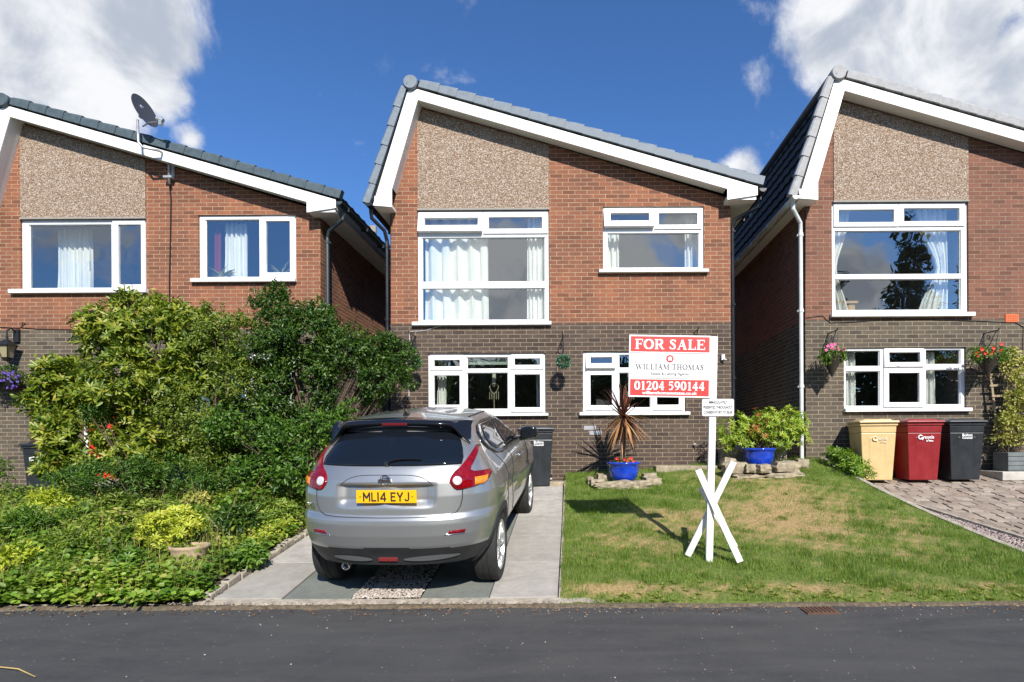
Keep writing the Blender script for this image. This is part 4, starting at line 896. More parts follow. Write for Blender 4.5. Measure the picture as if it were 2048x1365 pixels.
# serif capitals and digits drawn with thick and thin strokes: (x0,y0,x1,y1,thickness) / arcs (cx,cy,rx,ry,a0,a1,wx,wy)
TK, TN, SF = .20, .075, .06
def serif(x, y, w): return ('l', x-w/2, y, x+w/2, y, SF)
GL = {
 'F': (.80, [('l', .22, 0, .22, 1, TK), serif(.22, .03, .40), ('l', .02, .96, .78, .96, SF+.02), ('l', .3, .52, .58, .52, TN), ('l', .60, .40, .60, .64, .06), ('l', .75, .72, .75, .98, .06)]),
 'E': (.86, [('l', .22, 0, .22, 1, TK), ('l', .02, .96, .80, .96, SF+.02), ('l', .02, .04, .84, .04, SF+.02), ('l', .3, .52, .58, .52, TN), ('l', .60, .40, .60, .64, .06), ('l', .77, .74, .77, .98, .06), ('l', .81, .02, .81, .27, .06)]),
 'L': (.80, [('l', .22, 0, .22, 1, TK), serif(.22, .97, .42), ('l', .02, .04, .78, .04, SF+.02), ('l', .75, .02, .75, .30, .06)]),
 'O': (1.0, [('a', .5, .5, .40, .465, 0, 360, TK, TN)]), 'Q': (1.0, []),
 'R': (.98, [('l', .22, 0, .22, 1, TK), serif(.22, .03, .40), ('l', .02, .96, .5, .96, SF+.02), ('l', .22, .50, .5, .50, TN), ('a', .5, .73, .24, .235, -90, 90, TK, TN), ('l', .48, .5, .80, .05, TK*.9), ('l', .74, .03, .98, .03, SF)]),
 'S': (.72, [('s',)]),
 'A': (.98, [('l', .14, .03, .50, .97, TN), ('l', .48, .97, .78, .03, TK), serif(.13, .03, .28), serif(.79, .03, .36), ('l', .26, .34, .68, .34, TN)]),
 'W': (1.35, [('l', .14, .97, .42, .03, TK), ('l', .42, .03, .68, .90, TN), ('l', .62, .97, .92, .03, TK), ('l', .92, .03, 1.20, .97, TN), serif(.14, .97, .32), serif(.64, .97, .32), serif(1.2, .97, .26)]),
 'I': (.46, [('l', .23, 0, .23, 1, TK), serif(.23, .03, .42), serif(.23, .97, .42)]),
 'M': (1.2, [('l', .16, 0, .16, 1, TN), ('l', .18, .97, .58, .05, TK), ('l', .58, .05, .98, .97, TN), ('l', .98, 0, .98, 1, TK), serif(.16, .03, .28), serif(.98, .03, .40), serif(.14, .97, .2), serif(1.0, .97, .34)]),
 'T': (.86, [('l', .43, 0, .43, 1, TK), serif(.43, .03, .40), ('l', .04, .96, .82, .96, SF+.02), ('l', .07, .74, .07, .98, .06), ('l', .79, .74, .79, .98, .06)]),
 'H': (1.0, [('l', .22, 0, .22, 1, TK), ('l', .78, 0, .78, 1, TK), ('l', .22, .5, .78, .5, TN)]+[serif(x_, y_, .40) for x_ in (.22, .78) for y_ in (.03, .97)]),
 '0': (.74, [('a', .37, .5, .265, .465, 0, 360, TK, TN)]),
 '1': (.62, [('l', .34, 0, .34, .98, TK), serif(.34, .03, .44), ('l', .12, .82, .34, .95, .07)]),
 '2': (.74, [('p', [(.12, .76, .10), (.18, .90, .12), (.36, .955, .09), (.54, .88, .17), (.58, .70, .20), (.46, .46, .16), (.24, .20, .10), (.10, .06, .08)]), ('l', .08, .08, .66, .08, .16), ('l', .66, .04, .69, .28, .06)]),
 '4': (.76, [('l', .50, 0, .50, .98, TK), ('l', .08, .34, .50, .96, .07), ('l', .04, .31, .72, .31, .13), serif(.5, .03, .3)]),
 '5': (.72, [('l', .16, .90, .62, .90, .16), ('l', .17, .92, .12, .54, .06), ('p', [(.12, .55, .06), (.30, .62, .10), (.50, .54, .17), (.57, .34, .20), (.48, .13, .16), (.30, .05, .09), (.12, .12, .14)])]),
 '9': (.74, [('a', .36, .66, .24, .30, 0, 360, TK*.9, TN), ('p', [(.60, .70, .18), (.60, .42, .18), (.46, .16, .12), (.16, .03, .06)])]),
}
S_P = [(.56, .78, .07), (.50, .92, .10), (.33, .955, .08), (.17, .88, .15), (.15, .73, .19), (.30, .58, .21), (.48, .44, .21), (.56, .26, .19), (.50, .10, .15), (.33, .04, .08), (.16, .09, .10), (.10, .24, .07)]
def serif_text(s, h, width, m, parent, name, loc, y0=-.0005, thin=1.0):
    mb = MB(); x = 0; n = [0]
    def ribbon(pts):
        L_, R_ = [], []
        for i, (px_, py_, w_) in enumerate(pts):
            a = Vector(pts[max(0, i-1)][:2]); b = Vector(pts[min(len(pts)-1, i+1)][:2]); d = (b-a).normalized(); nn = Vector((-d.y, d.x))*w_/2*thin
            L_.append((px_+nn.x, py_+nn.y)); R_.append((px_-nn.x, py_-nn.y))
        n[0] += 1; yy = y0-.00022*(n[0] % 9)
        b0 = len(mb.v)
        for l_, r_ in zip(L_, R_): mb.v += [(x+l_[0], yy, l_[1]), (x+r_[0], yy, r_[1])]
        for i in range(len(pts)-1): mb.f.append((b0+2*i, b0+2*i+1, b0+2*i+3, b0+2*i+2))
    for ch in s:
        if ch == ' ': x += .42; continue
        w_, st = GL[ch]
        for t in st:
            if t[0] == 'l': ribbon([(t[1], t[2], t[5]), (t[3], t[4], t[5])])
            elif t[0] == 'p': ribbon(t[1])
            elif t[0] == 's': ribbon(S_P); ribbon([(.60, .72, .06), (.60, .96, .06)]); ribbon([(.07, .04, .06), (.07, .30, .06)])
            else:
                _, cx_, cy_, rx, ry, a0, a1, wx_, wy_ = t; pts = []
                for i in range(25):
                    a = radians(a0+(a1-a0)*i/24); pts.append((cx_+(rx-wx_*0+.0)*cos(a), cy_+ry*sin(a)*.97, wx_*abs(cos(a))+wy_*abs(sin(a))))
                ribbon(pts)
        x += w_+.07
    k_ = width/(x-.07); mb.v = [(v[0]*k_-width/2, v[1], v[2]*h) for v in mb.v]
    ob = mb.build(name, m, parent, loc=loc, weld=False); return ob

# ---------------------------------------------------------------- for sale board
def sale_sign():
    dS = 6.1; k_ = FPX/dS; b = P(1418, 1122, dS); zg = z_lawn(b.x, dS)
    e = empty('sale_sign', (b.x, dS, b.z), 'white wooden sale sign with red and white board planted in the lawn', 'sale sign', rot=(0, radians(1.6), 0))
    H_ = (1122-674)/k_
    mb = MB(); mb.box(-.036, .036, -.025, .025, -.15, H_); mb.build('post', M['white_paint'], e, bevel=.004)
    zt = H_-.004; bw, bh = .862, .655
    bd = empty('board', (-.036-bw, -.032, zt-bh)); bd.parent = e; bd.rotation_euler = (0, radians(-.6), 0)
    bd.name = 'board'
    # board is one mesh; prints are its sub-parts
    bpy.data.objects.remove(bd)
    mb = MB(); mb.box(0, bw, 0, .012, 0, bh); bd = mb.build('board', M['sign_white'], e, bevel=.002, loc=(-.036-bw, -.040, zt-bh), rot=(0, radians(-.4), 0))
    mb = MB(); mb.box(.016, bw-.016, -.0012, 0, bh-.176, bh-.016); mb.box(.016, bw-.016, -.0012, 0, .016, .186); mb.build('red_panel', M['sign_red'], bd)
    mb = MB(); mb.box(.008, bw-.016, -.0010, 0, bh-.192, bh-.187); mb.box(.012, bw-.014, -.001, 0, .196, .201); mb.box(bw-.010, bw-.007, -.001, 0, .02, bh-.01)
    for z_ in (.405, .247):
        g_ = .07 if z_ > .3 else .23; mb.box(.055, bw/2-g_, -.001, 0, z_, z_+.003); mb.box(bw/2+g_, bw-.055, -.001, 0, z_, z_+.003)
    mb.build('rule_lines', M['sign_grey'], bd)
    serif_text('FOR SALE', .105, .74, M['white_ink'], bd, 'lettering', (bw/2, -.0022, bh-.150), thin=1.1)
    serif_text('WILLIAM THOMAS', .058, .72, M['sign_grey'], bd, 'lettering', (bw/2, -.0015, .292), thin=.95)
    text_mesh('Estate & Letting Agents', .040, M['sign_grey'], bd, loc=(bw/2, -.002, .248), width=.40)
    serif_text('01204 590144', .093, .74, M['white_ink'], bd, 'lettering', (bw/2, -.0022, .075), thin=1.1)
    text_mesh('williamthomasestates.co.uk', .045, M['white_ink'], bd, loc=(bw/2, -.003, .044), width=.58, bold=.0012)
    mb = MB(); mb.lathe([(0, 0), (.040, 0), (.040, .001), (0, .001)], 26, (bw/2, -.001, .407), Matrix.Rotation(pi/2, 3, 'X')); em = mb.build('emblem_disc', mat('emblem_red', (.45, .03, .04), .5), bd)
    mb = MB(); c = (bw/2, .402); mb.prism([(c[0]-.018, c[1]-.016), (c[0]+.018, c[1]-.016), (c[0]+.018, c[1]+.006), (c[0]+.027, c[1]+.006), (c[0]+.013, c[1]+.019), (c[0]+.013, c[1]+.027), (c[0]+.006, c[1]+.027), (c[0], c[1]+.029), (c[0]-.027, c[1]+.006), (c[0]-.018, c[1]+.006)], -.0042, -.0028)
    mb.build('house_emblem', M['white_ink'], bd); mb = MB(); mb.box(c[0]-.008, c[0]+.008, -.0052, -.0044, c[1]-.012, c[1]-.008); mb.build('house_emblem_bar', mat('emblem_red2', (.45, .03, .04), .5), bd)
    # slip board
    sw, sh = .335, .180; z0 = H_-bh-.19
    pl = []
    for cx_, cz_, a0 in ((sw-.015, sh-.015, 0), (.015, sh-.015, 90), (.015, .015, 180), (sw-.015, .015, 270)):
        for a in (0, 30, 60, 90): pl.append((cx_+.015*cos(radians(a0+a)), cz_+.015*sin(radians(a0+a))))
    mb = MB(); mb.prism(pl, 0, .006); sb = mb.build('slip_board', M['sign_white'], e, loc=(-.115, -.036, z0-.0), rot=(0, radians(-1.3), 0))
    for i, t in enumerate(('IMMACULATELY', 'PRESENTED THROUGHOUT', 'CONSERVATORY TO REAR')):
        text_mesh(t, .042, M['ink'], sb, loc=(sw/2, -.0015, sh-.036-.053*i), width=(.20, .31, .30)[i], bold=.0004)
    # stakes, flat white laths
    def stake(p0, p1, d0, d1, w=.034, t=.016):
        a, b_ = P(*p0, d0), P(*p1, d1); a -= Vector(e.location); b_ -= Vector(e.location)
        Ri = Matrix.Rotation(radians(-1.6), 3, 'Y'); a, b_ = Ri @ a, Ri @ b_
        d = (b_-a).normalized(); s_ = d.cross(Vector((0, 1, 0))).normalized()*w; y_ = Vector((0, t, 0)); mb = MB()
        mb.hexa([a-s_-y_, a+s_-y_, a+s_+y_, a-s_+y_], [b_-s_-y_, b_+s_-y_, b_+s_+y_, b_-s_+y_]); mb.build('stake', M['white_paint'], e, bevel=.003)
    stake((1396, 940), (1480, 1124), 6.12, 5.95); stake((1467, 924), (1375, 1112), 6.13, 6.22); stake((1402, 976), (1470, 1095), 6.22, 6.28)
sale_sign()

# ---------------------------------------------------------------- bins
def wheelie_bin(m, loc, rot, label, texts, pc=None):
    e = empty('wheelie_bin', (loc[0], loc[1], loc[2]-.025), label, 'wheelie bin', 'council wheelie bins', rot=(0, 0, rot))
    b0, b1, h = .228, .282, .98; d0, d1 = .27, .33
    def ring(t, dx=0): a = b0+(b1-b0)*t+dx; d = d0+(d1-d0)*t+dx; return [(-a, -d, .03+h*t), (a, -d, .03+h*t), (a, d, .03+h*t), (-a, d, .03+h*t)]
    mb = MB(); mb.hexa(ring(0), ring(.80)); rim = [(x_*1.03, y_*1.03, z_) for x_, y_, z_ in ring(.80)]
    mb.hexa(ring(.801), ring(.92)); mb.hexa([(x_*1.06, y_*1.06, z_) for x_, y_, z_ in ring(.92)], [(x_*1.06, y_*1.06, z_+.05) for x_, y_, z_ in ring(.92)])
    for x_ in (-.12, 0, .12): mb.hexa([(x_-.025, -b(0) if False else -d0-.004, .10), (x_+.025, -d0-.004, .10), (x_+.025, -d0+.02, .10), (x_-.025, -d0+.02, .10)], [(x_-.025, -d0-(d1-d0)*.72-.004, .10+h*.66), (x_+.025, -d0-(d1-d0)*.72-.004, .10+h*.66), (x_+.025, -d0-(d1-d0)*.66+.02, .10+h*.66), (x_-.025, -d0-(d1-d0)*.66+.02, .10+h*.66)]) if x_ != 0 else None
    mb.build('body', m, e, bevel=.018)
    zl = .03+h*.92+.052
    mb = MB(); mb.hexa([(-.315, -.38, zl), (.315, -.38, zl), (.315, .34, zl), (-.315, .34, zl)], [(-.30, -.365, zl+.035), (.30, -.365, zl+.035), (.30, .33, zl+.05), (-.30, .33, zl+.05)])
    mb.hexa([(-.24, -.30, zl+.034), (.24, -.30, zl+.034), (.24, .25, zl+.04), (-.24, .25, zl+.04)], [(-.21, -.27, zl+.062), (.21, -.27, zl+.062), (.21, .22, zl+.072), (-.21, .22, zl+.072)])
    mb.build('lid', m, e, bevel=.012)
    mb = MB(); mb.tube([(-.27, .38, zl-.01), (.27, .38, zl-.01)], .016, 10)
    for x_ in (-.25, 0, .25): mb.box(x_-.02, x_+.02, .33, .385, zl-.03, zl+.02)
    mb.build('handle', m, e)
    for s_ in (-1, 1):
        mb = MB(); Mx = Matrix.Rotation(pi/2, 3, 'Y'); mb.lathe([(0, -.03), (.06, -.03), (.10, -.028), (.10, .028), (.06, .03), (0, .03)], 22, (s_*.27, .25, .10), Mx); mb.build('wheel', M['black_plastic'], e)
    for t in texts: t(e, d0, d1, h)
def front_text(s, size, z, m, x=0, width=None):
    def f(e, d0, d1, h):
        t = (z-.03)/h; yy = -(d0+(d1-d0)*t)-.012; tl = math.atan((d1-d0)/h)
        text_mesh(s, size, m, e, loc=(x, yy, z), rot=(pi/2+tl, 0, 0), width=width, bold=.0015)
    return f
def swirl(z, x, m):
    def f(e, d0, d1, h):
        t = (z-.03)/h; yy = -(d0+(d1-d0)*t)-.012; mb = MB(); pts = [(x+.032*cos(a), yy, z+.032*sin(a)) for a in lin(.5, 5.6, 18)]
        mb.tube(pts, .010, 5); a = pts[-1]; mb.add([(a[0]-.02, a[1]-.006, a[2]+.012), (a[0]+.03, a[1]-.006, a[2]+.02), (a[0]+.006, a[1]-.006, a[2]-.03)], [(0, 1, 2)]); mb.build('arrow_emblem', m, e)
    return f
pale_print = mat('faded_print', (.72, .60, .42), .5)
zb_ = z_pave(9.9)+.0
X = lambda px, d: (px-CX)*d/FPX
wheelie_bin(M['bin_yellow'], (X(1750, 9.75)-.02, 9.82, zb_), radians(-9), 'cream yellow wheelie bin, leftmost of the three bins by the brick wall', [front_text('recycle', .075, .72, pale_print, .06, .15), front_text('for Bolton', .035, .665, pale_print, .08, .10), swirl(.72, -.055, pale_print)])
wheelie_bin(M['bin_red'], (X(1832, 9.75), 9.80, zb_), radians(-3), 'dark red wheelie bin with white recycle lettering between two other bins', [front_text('recycle', .075, .74, M['white_ink'], .06, .17), front_text('for Bolton', .037, .68, M['white_ink'], .08, .11), swirl(.74, -.07, M['white_ink'])])
wheelie_bin(M['bin_black'], (X(1912, 9.8)+.02, 9.84, zb_), radians(-4), 'black wheelie bin to the right of the dark red bin', [front_text('Bolton', .065, .77, M['white_ink'], 0, .16), front_text('Council', .045, .725, M['white_ink'], 0, .16)])
wheelie_bin(M['bin_black'], (X(1069, 9.72), 9.98, z_drive(9.9)), radians(6), 'black wheelie bin standing behind the silver car against the brown wall', [front_text('Bolton', .065, .77, M['white_ink'], .04, .16), front_text('Council', .045, .725, M['white_ink'], .04, .16)])
wheelie_bin(M['bin_black'], (X(88, 10.35), 10.55, .58), radians(3), 'black wheelie bin at the red door, half hidden by the broad leaved bush', [front_text('Bolton', .065, .77, M['white_ink'], -.08, .16), front_text('Council', .045, .725, M['white_ink'], -.08, .16)])

# ---------------------------------------------------------------- pots, stones, plants
def rock(name, loc, dims, rotz, label, group, seed):
    rs = random.Random(seed); bm = bmesh.new(); bmesh.ops.create_cube(bm, size=1); bmesh.ops.subdivide_edges(bm, edges=bm.edges, cuts=3, use_grid_fill=True)
    ph = [rs.uniform(0, 6) for _ in range(6)]
    for v in bm.verts:
        c = v.co*2; n_ = c.normalized(); c = c.lerp(n_*1.25, .28)
        f = 1+.10*sin(3*c.x+ph[0])*sin(4*c.y+ph[1])+.07*sin(7*c.z+ph[2]+3*c.x)+rs.uniform(-.05, .05)
        v.co = Vector((c.x*dims[0]/2*f, c.y*dims[1]/2*f, c.z*dims[2]/2*f))
    me = bpy.data.meshes.new(name); bm.to_mesh(me); bm.free()
    o_ = link(name, me, M['stone'], None, loc, (rs.uniform(-.1, .1), rs.uniform(-.1, .1), rotz)); smooth_angle(o_, 25)
    return tag(o_, label, 'stone', group)
d1 = 9.55; cP = Vector((X(1247, d1), d1, z_lawn(.9, d1)))
def blue_pot(name, c, r, h, label):
    e = empty(name, c, label, 'pot', 'blue glazed pots')
    mb = MB(); mb.lathe([(0, 0), (r*.66, 0), (r*.80, h*.25), (r*.93, h*.6), (r*.92, h*.8), (r*.98, h*.86), (r*1.06, h*.92), (r*1.06, h*.99), (r*.96, h), (r*.9, h*.96), (r*.86, h*.85), (0, h*.84)], 40); mb.build('glazed_body', M['blue_glaze'], e, smooth=True)
    mb = MB(); mb.lathe([(0, h*.87), (r*.87, h*.86)], 24); mb.build('compost', M['soil'], e)
    return e
blue_pot('plant_pot', cP+Vector((0, .0, .0)), .27, .33, 'bright blue glazed pot ringed by stones under the spiky plant')
# cordyline
e = empty('cordyline', cP+Vector((0, 0, .28)), 'spiky bronze cordyline with drooping tan leaves in blue pot', 'plant')
cz = P(1246, 832, d1).z-(cP.z+.28)
mb = MB(); mb.tube([(0, 0, 0), (.012, 0, cz*.5), (0, 0, cz)], [.032, .026, .03], 9); mb.build('trunk', mat('pale_trunk', (.20, .13, .08), .9, noise=.4, nscale=30, bump=.008), e)
def straps():
    V, F, T = [], [], []
    for i in range(150):
        az = random.uniform(0, 2*pi); el = radians(random.uniform(-75, 85)) if i > 60 else radians(random.uniform(-72, -15)); L_ = random.uniform(.52, .80)*(1 if el < .3 else .82); w_ = random.uniform(.012, .021)
        p = Vector((0, 0, cz+random.uniform(-.05, .05))); d = Vector((cos(az)*cos(el), sin(az)*cos(el), sin(el))); s_ = Vector((-sin(az), cos(az), 0)); b = len(V); n_ = 7
        for j in range(n_):
            t = j/(n_-1); ww = w_*(1-t**2.2)*(.7+.6*min(1, t*3)); V += [tuple(p-s_*ww), tuple(p+s_*ww)]; p = p+d*L_/(n_-1); d = (d+Vector((0, 0, -.045 if el < .6 else -.02))).normalized()
        tint = (.55+random.uniform(-.25, .45)) if el < .25 else random.uniform(0, .45)
        T += [tint]*(2*n_)
        for j in range(n_-1): F.append((b+2*j, b+2*j+1, b+2*j+3, b+2*j+2))
    me = np_mesh('strap_leaves', V, F, 4); t = me.attributes.new('tint', 'FLOAT', 'POINT'); t.data.foreach_set('value', np.clip(T, 0, 1).astype(np.float32)); link('strap_leaves', me, M['leaf_cord'], e)
straps()
c2 = empty('bedding_flowers', cP+Vector((0, -.05, .28)), 'small red flowers at the foot of the cordyline in blue pot', 'flowers')
clumped([((0, 0, .04), (.16, .1, .06))], 60, 5, .03, .04, .018, 'foliage', M['leaf_mid'], c2, (0, 0, 0)); flowers(c2, [(random.uniform(-.13, .16), random.uniform(-.12, 0), random.uniform(.05, .14)) for _ in range(9)], M['petal_red'], .022)
st = [(1193, 958, .20, 9.35), (1211, 962, .30, 9.22), (1234, 965, .17, 9.2), (1252, 963, .22, 9.2), (1281, 962, .27, 9.22), (1304, 960, .26, 9.3), (1205, 952, .2, 9.7), (1298, 952, .22, 9.65), (1180, 952, .1, 9.5)]
for i, (px, py, w_, dd) in enumerate(st):
    x_ = X(px, dd); rock('stone', (x_, dd, z_lawn(x_, dd)+.045), (w_*1.02, .20, random.uniform(.10, .145)), random.uniform(-.25, .25), 'rough sandstone lump in the ring around the cordyline pot', 'stones around the cordyline pot', i)
x_ = X(1253, 9.17); rock('stone', (x_, 9.22, z_lawn(x_, 9.2)-.01), (1.02, .22, .09), 0, 'long flat stone slab under the ring of stones at the cordyline pot', 'flat stones under the pots', 41)
# second pot
d2 = 9.85; cQ = Vector((X(1517, d2), d2, z_lawn(3.2, d2)+.05)); cQ.z = P(1517, 936, d2).z
blue_pot('plant_pot', cQ, .275, .34, 'deep blue glazed pot holding the lime green shrub near the drainpipe')
e = empty('potted_shrub', cQ+Vector((0, 0, .28)), 'lime green shrub with red young leaves in the deep blue pot', 'shrub'); og = e.location
lb = [(P(1468, 858, d2), (.30, .28, .26)), (P(1495, 872, d2), (.25, .25, .2)), (P(1530, 845, d2), (.28, .28, .22)), (P(1580, 845, d2), (.28, .28, .26)), (P(1596, 878, d2), (.20, .2, .14)), (P(1555, 880, d2), (.22, .22, .18)), (P(1455, 885, d2), (.2, .2, .12))]
lb = [(tuple(a), b) for a, b in lb]
clumped(lb, 430, 9, .03, .075, .022, 'foliage', M['leaf_pieris'], e, tuple(og), rosette=True, lo=.45)
clumped([(tuple(P(1527, 838, d2-.1)), (.2, .15, .2)), (tuple(P(1515, 862, d2-.1)), (.18, .15, .14))], 26, 8, .03, .07, .02, 'red_leaves', M['leaf_red'], e, tuple(og), rosette=True, lo=.5)
branches('stems', M['bark'], e, og, lb, og, .013, 3)
st = [(1470, 938, .40, 9.5), (1500, 940, .16, 9.4), (1526, 940, .20, 9.42), (1570, 936, .42, 9.5), (1455, 928, .22, 9.9), (1600, 930, .2, 9.9)]
for i, (px, py, w_, dd) in enumerate(st):
    x_ = X(px, dd); zz = P(px, py, dd).z; rock('stone', (x_, dd, zz+.02), (w_*.98, .22, random.uniform(.13, .18)), random.uniform(-.2, .2), 'rough sandstone lump in the row below the deep blue pot', 'stones around the deep blue pot', 60+i)
for px, w_ in ((1500, .5), (1568, .62)):
    x_ = X(px, 9.4); rock('stone', (x_, 9.46, z_lawn(x_, 9.4)+.02), (w_, .22, .10), 0, 'long flat stone under the row below the deep blue pot, %s one' % ('left' if px < 1530 else 'right'), 'flat stones under the pots', int(px))
# low concrete steps by the wall
mb = MB(); a = P(1100, 965, 9.9); mb.box(0, .66, 0, .35, -.12, .05); tag(mb.build('stone_step', M['stone'], loc=(X(1098, 9.75), 9.75, z_drive(9.7)+.03), bevel=.015), 'pale stone step at the top of the driveway by the black bin', 'step')
mb = MB(); mb.box(0, 1.1, 0, .4, -.2, .04); tag(mb.build('stone_step', M['stone'], loc=(X(1312, 10.0), 10.02, P(1350, 937, 10).z), bevel=.015), 'long low stone ledge on the lawn against the brown wall', 'step')
mb = MB(); mb.box(0, 1.15, 0, .3, -.3, 0); tag(mb.build('low_wall', M['stone'], loc=(X(1443, 10.25), 10.2, P(1520, 898, 10.2).z), bevel=.015), 'low stone wall closing the passage behind the deep blue pot', 'low wall')

def shrub(name, label, cat, base, lobes, spec, br=None, group=None, sub_=True):
    e = empty(name, base, label, cat, group)
    main = lobes; sub = []
    for c_, q_ in lobes:   # break every lobe into smaller tufts so gaps show between them
        for _ in range(24):
            d_ = Vector((random.gauss(0, 1), random.gauss(0, 1)-.4, random.gauss(0, 1)+.2)).normalized()*random.uniform(.55, 1.0); k_ = random.uniform(.22, .42)
            sub.append(((c_[0]+d_.x*q_[0], c_[1]+d_.y*q_[1], c_[2]+d_.z*q_[2]), (q_[0]*k_, q_[1]*k_, q_[2]*k_)))
    if sub_: lobes = sub
    for (nm, m, tips, per, spread, L_, W2, ros, lo, tc) in spec: clumped(lobes, tips, per, spread, L_, W2, nm, M[m], e, tuple(base), rosette=ros, lo=lo, tintc=tc)
    if br: branches('stems', M['bark'], e, base, main, base, br, 6)
    return e
def LB(items): return [(tuple(P(px, py, d)), r_) for px, py, d, r_ in items]
# big broad-leaved bush
shrub('evergreen_bush', 'big broad leaved yellow green bush in front of the red door', 'bush', (X(290, 9.2), 9.2, z_bed(-6.8, 9.2)-.03),
      LB([(290, 690, 9.2, (.75, .6, .45)), (370, 660, 9.2, (.55, .5, .35)), (230, 650, 9.2, (.5, .45, .38)), (330, 620, 9.3, (.35, .3, .25)), (150, 760, 9.0, (.5, .45, .42)), (110, 820, 8.9, (.33, .35, .3)), (250, 790, 8.9, (.7, .6, .55)), (380, 760, 9.1, (.55, .5, .5)), (170, 890, 8.7, (.55, .5, .45)), (300, 900, 8.8, (.6, .5, .5)), (400, 720, 9.2, (.4, .4, .4)), (250, 600, 9.3, (.22, .2, .14)), (120, 930, 8.7, (.25, .3, .3))]),
      [('foliage', 'leaf_rhodo', 1500, 8, .03, .115, .042, True, .35, .5), ('inner_foliage', 'leaf_rhodo', 1700, 7, .09, .10, .042, False, .3, .42)], .02)
# climbing fine-leaved olive shrub in the middle
shrub('loose_bush', 'loose olive green bush growing before the ground window of the left house', 'bush', (X(430, 8.9), 8.9, z_bed(-5.4, 8.9)-.03),
      LB([(430, 700, 9.0, (.5, .45, .45)), (470, 660, 9.1, (.4, .4, .3)), (400, 830, 8.8, (.55, .5, .45)), (480, 780, 8.9, (.45, .45, .5)), (410, 620, 9.2, (.15, .15, .12)), (470, 900, 8.7, (.6, .5, .5))]),
      [('foliage', 'leaf_olive', 2200, 8, .07, .055, .025, False, .35, .45)], .014)
# dark tall shrub
shrub('dark_shrub', 'tall dark small leaved shrub between the left house and the car', 'shrub', (X(600, 9.2), 9.2, z_bed(-4.5, 9.2)-.03),
      LB([(560, 640, 9.3, (.45, .45, .5)), (620, 680, 9.2, (.6, .5, .55)), (560, 590, 9.4, (.2, .2, .18)), (530, 720, 9.1, (.5, .45, .5)), (690, 720, 9.1, (.6, .5, .5)), (750, 700, 9.3, (.45, .4, .3)), (780, 760, 9.2, (.35, .35, .35)), (600, 800, 9.0, (.6, .5, .5)), (520, 860, 8.9, (.6, .5, .5)), (790, 690, 9.4, (.22, .2, .12)), (560, 940, 8.8, (.55, .5, .45)), (810, 730, 9.3, (.24, .3, .3)), (745, 760, 9.1, (.3, .4, .35)), (650, 640, 9.3, (.2, .2, .2))]),
      [('foliage', 'leaf_dark', 5200, 9, .07, .060, .029, False, .3, .45)], .025)
# sprig at the top of the dark shrub, mid green ones below
shrub('green_bush', 'bright mid green leafy bush beside the left rear of the car', 'bush', (X(620, 8.0), 8.0, z_bed(-4, 8.0)-.03),
      LB([(590, 880, 8.1, (.45, .4, .3)), (650, 860, 8.3, (.35, .35, .28)), (540, 940, 8.0, (.45, .4, .28)), (480, 860, 8.4, (.45, .4, .3)), (600, 950, 7.8, (.4, .35, .25)), (700, 840, 8.6, (.25, .3, .25))]),
      [('foliage', 'leaf_mid', 800, 8, .06, .07, .034, False, .35, .3)], .012)
shrub('low_bush', 'low dark green feathery bush under the broad leaved bush', 'bush', (X(300, 8.2), 8.2, z_bed(-6, 8.2)-.03),
      LB([(230, 950, 8.2, (.5, .4, .3)), (340, 950, 8.2, (.5, .4, .32)), (430, 960, 8.1, (.45, .4, .28)), (200, 830, 8.45, (.25, .2, .15)), (150, 960, 8.2, (.3, .3, .22))]),
      [('foliage', 'leaf_mid', 800, 10, .08, .05, .018, False, .4, .25)], .01)
# yellow azalea in striped pot
bz = z_bed(-4.2, 6.2); yc = Vector((X(345, 6.0), 6.0, bz))
e = empty('patio_pot', (X(378, 5.95), 5.95, z_bed(-4, 5.95)-.02), 'weathered ribbed stone pot half buried in the flower bed', 'pot')
mb = MB(); mb.lathe([(0, 0), (.12, 0), (.135, .03), (.13, .045), (.15, .075), (.145, .09), (.165, .12), (.16, .135), (.18, .165), (.19, .2), (.165, .2), (.15, .16), (0, .15)], 28); mb.build('ribbed_body', M['terracotta'], e, smooth=True)
e = shrub('yellow_shrub', 'bright yellow green shrub standing in the front of the flower bed', 'shrub', (X(348, 6.1), 6.1, z_bed(-4.2, 6.1)-.02),
      LB([(345, 1045, 6.15, (.26, .22, .13)), (310, 1070, 6.1, (.15, .15, .12)), (375, 1060, 6.1, (.15, .15, .12)), (345, 1085, 6.05, (.18, .15, .1)), (365, 1028, 6.2, (.14, .12, .07))]),
      [('foliage', 'leaf_yellow', 210, 8, .02, .062, .022, True, .35, .6)], .008)
# bush next to bins
shrub('small_shrub', 'small leafy green shrub between the lawn and the cream bin', 'shrub', (X(1690, 9.6), 9.65, z_pave(9.6)),
      LB([(1672, 912, 9.9, (.22, .2, .14)), (1700, 925, 9.7, (.25, .2, .16)), (1722, 945, 9.4, (.2, .18, .13)), (1690, 938, 9.6, (.15, .15, .12))]),
      [('foliage', 'leaf_pieris', 260, 8, .03, .07, .022, True, .35, .12)], .008)
shrub('corner_plant', 'spindly green plant before the brick wall left of the left bin', 'plant', (X(15, 9.3), 9.3, .5),
      LB([(8, 945, 9.3, (.18, .18, .2)), (30, 985, 9.2, (.15, .15, .12)), (10, 1000, 9.1, (.25, .2, .12))]), [('foliage', 'leaf_mid', 130, 7, .05, .05, .02, False, .3, .4)], .008)
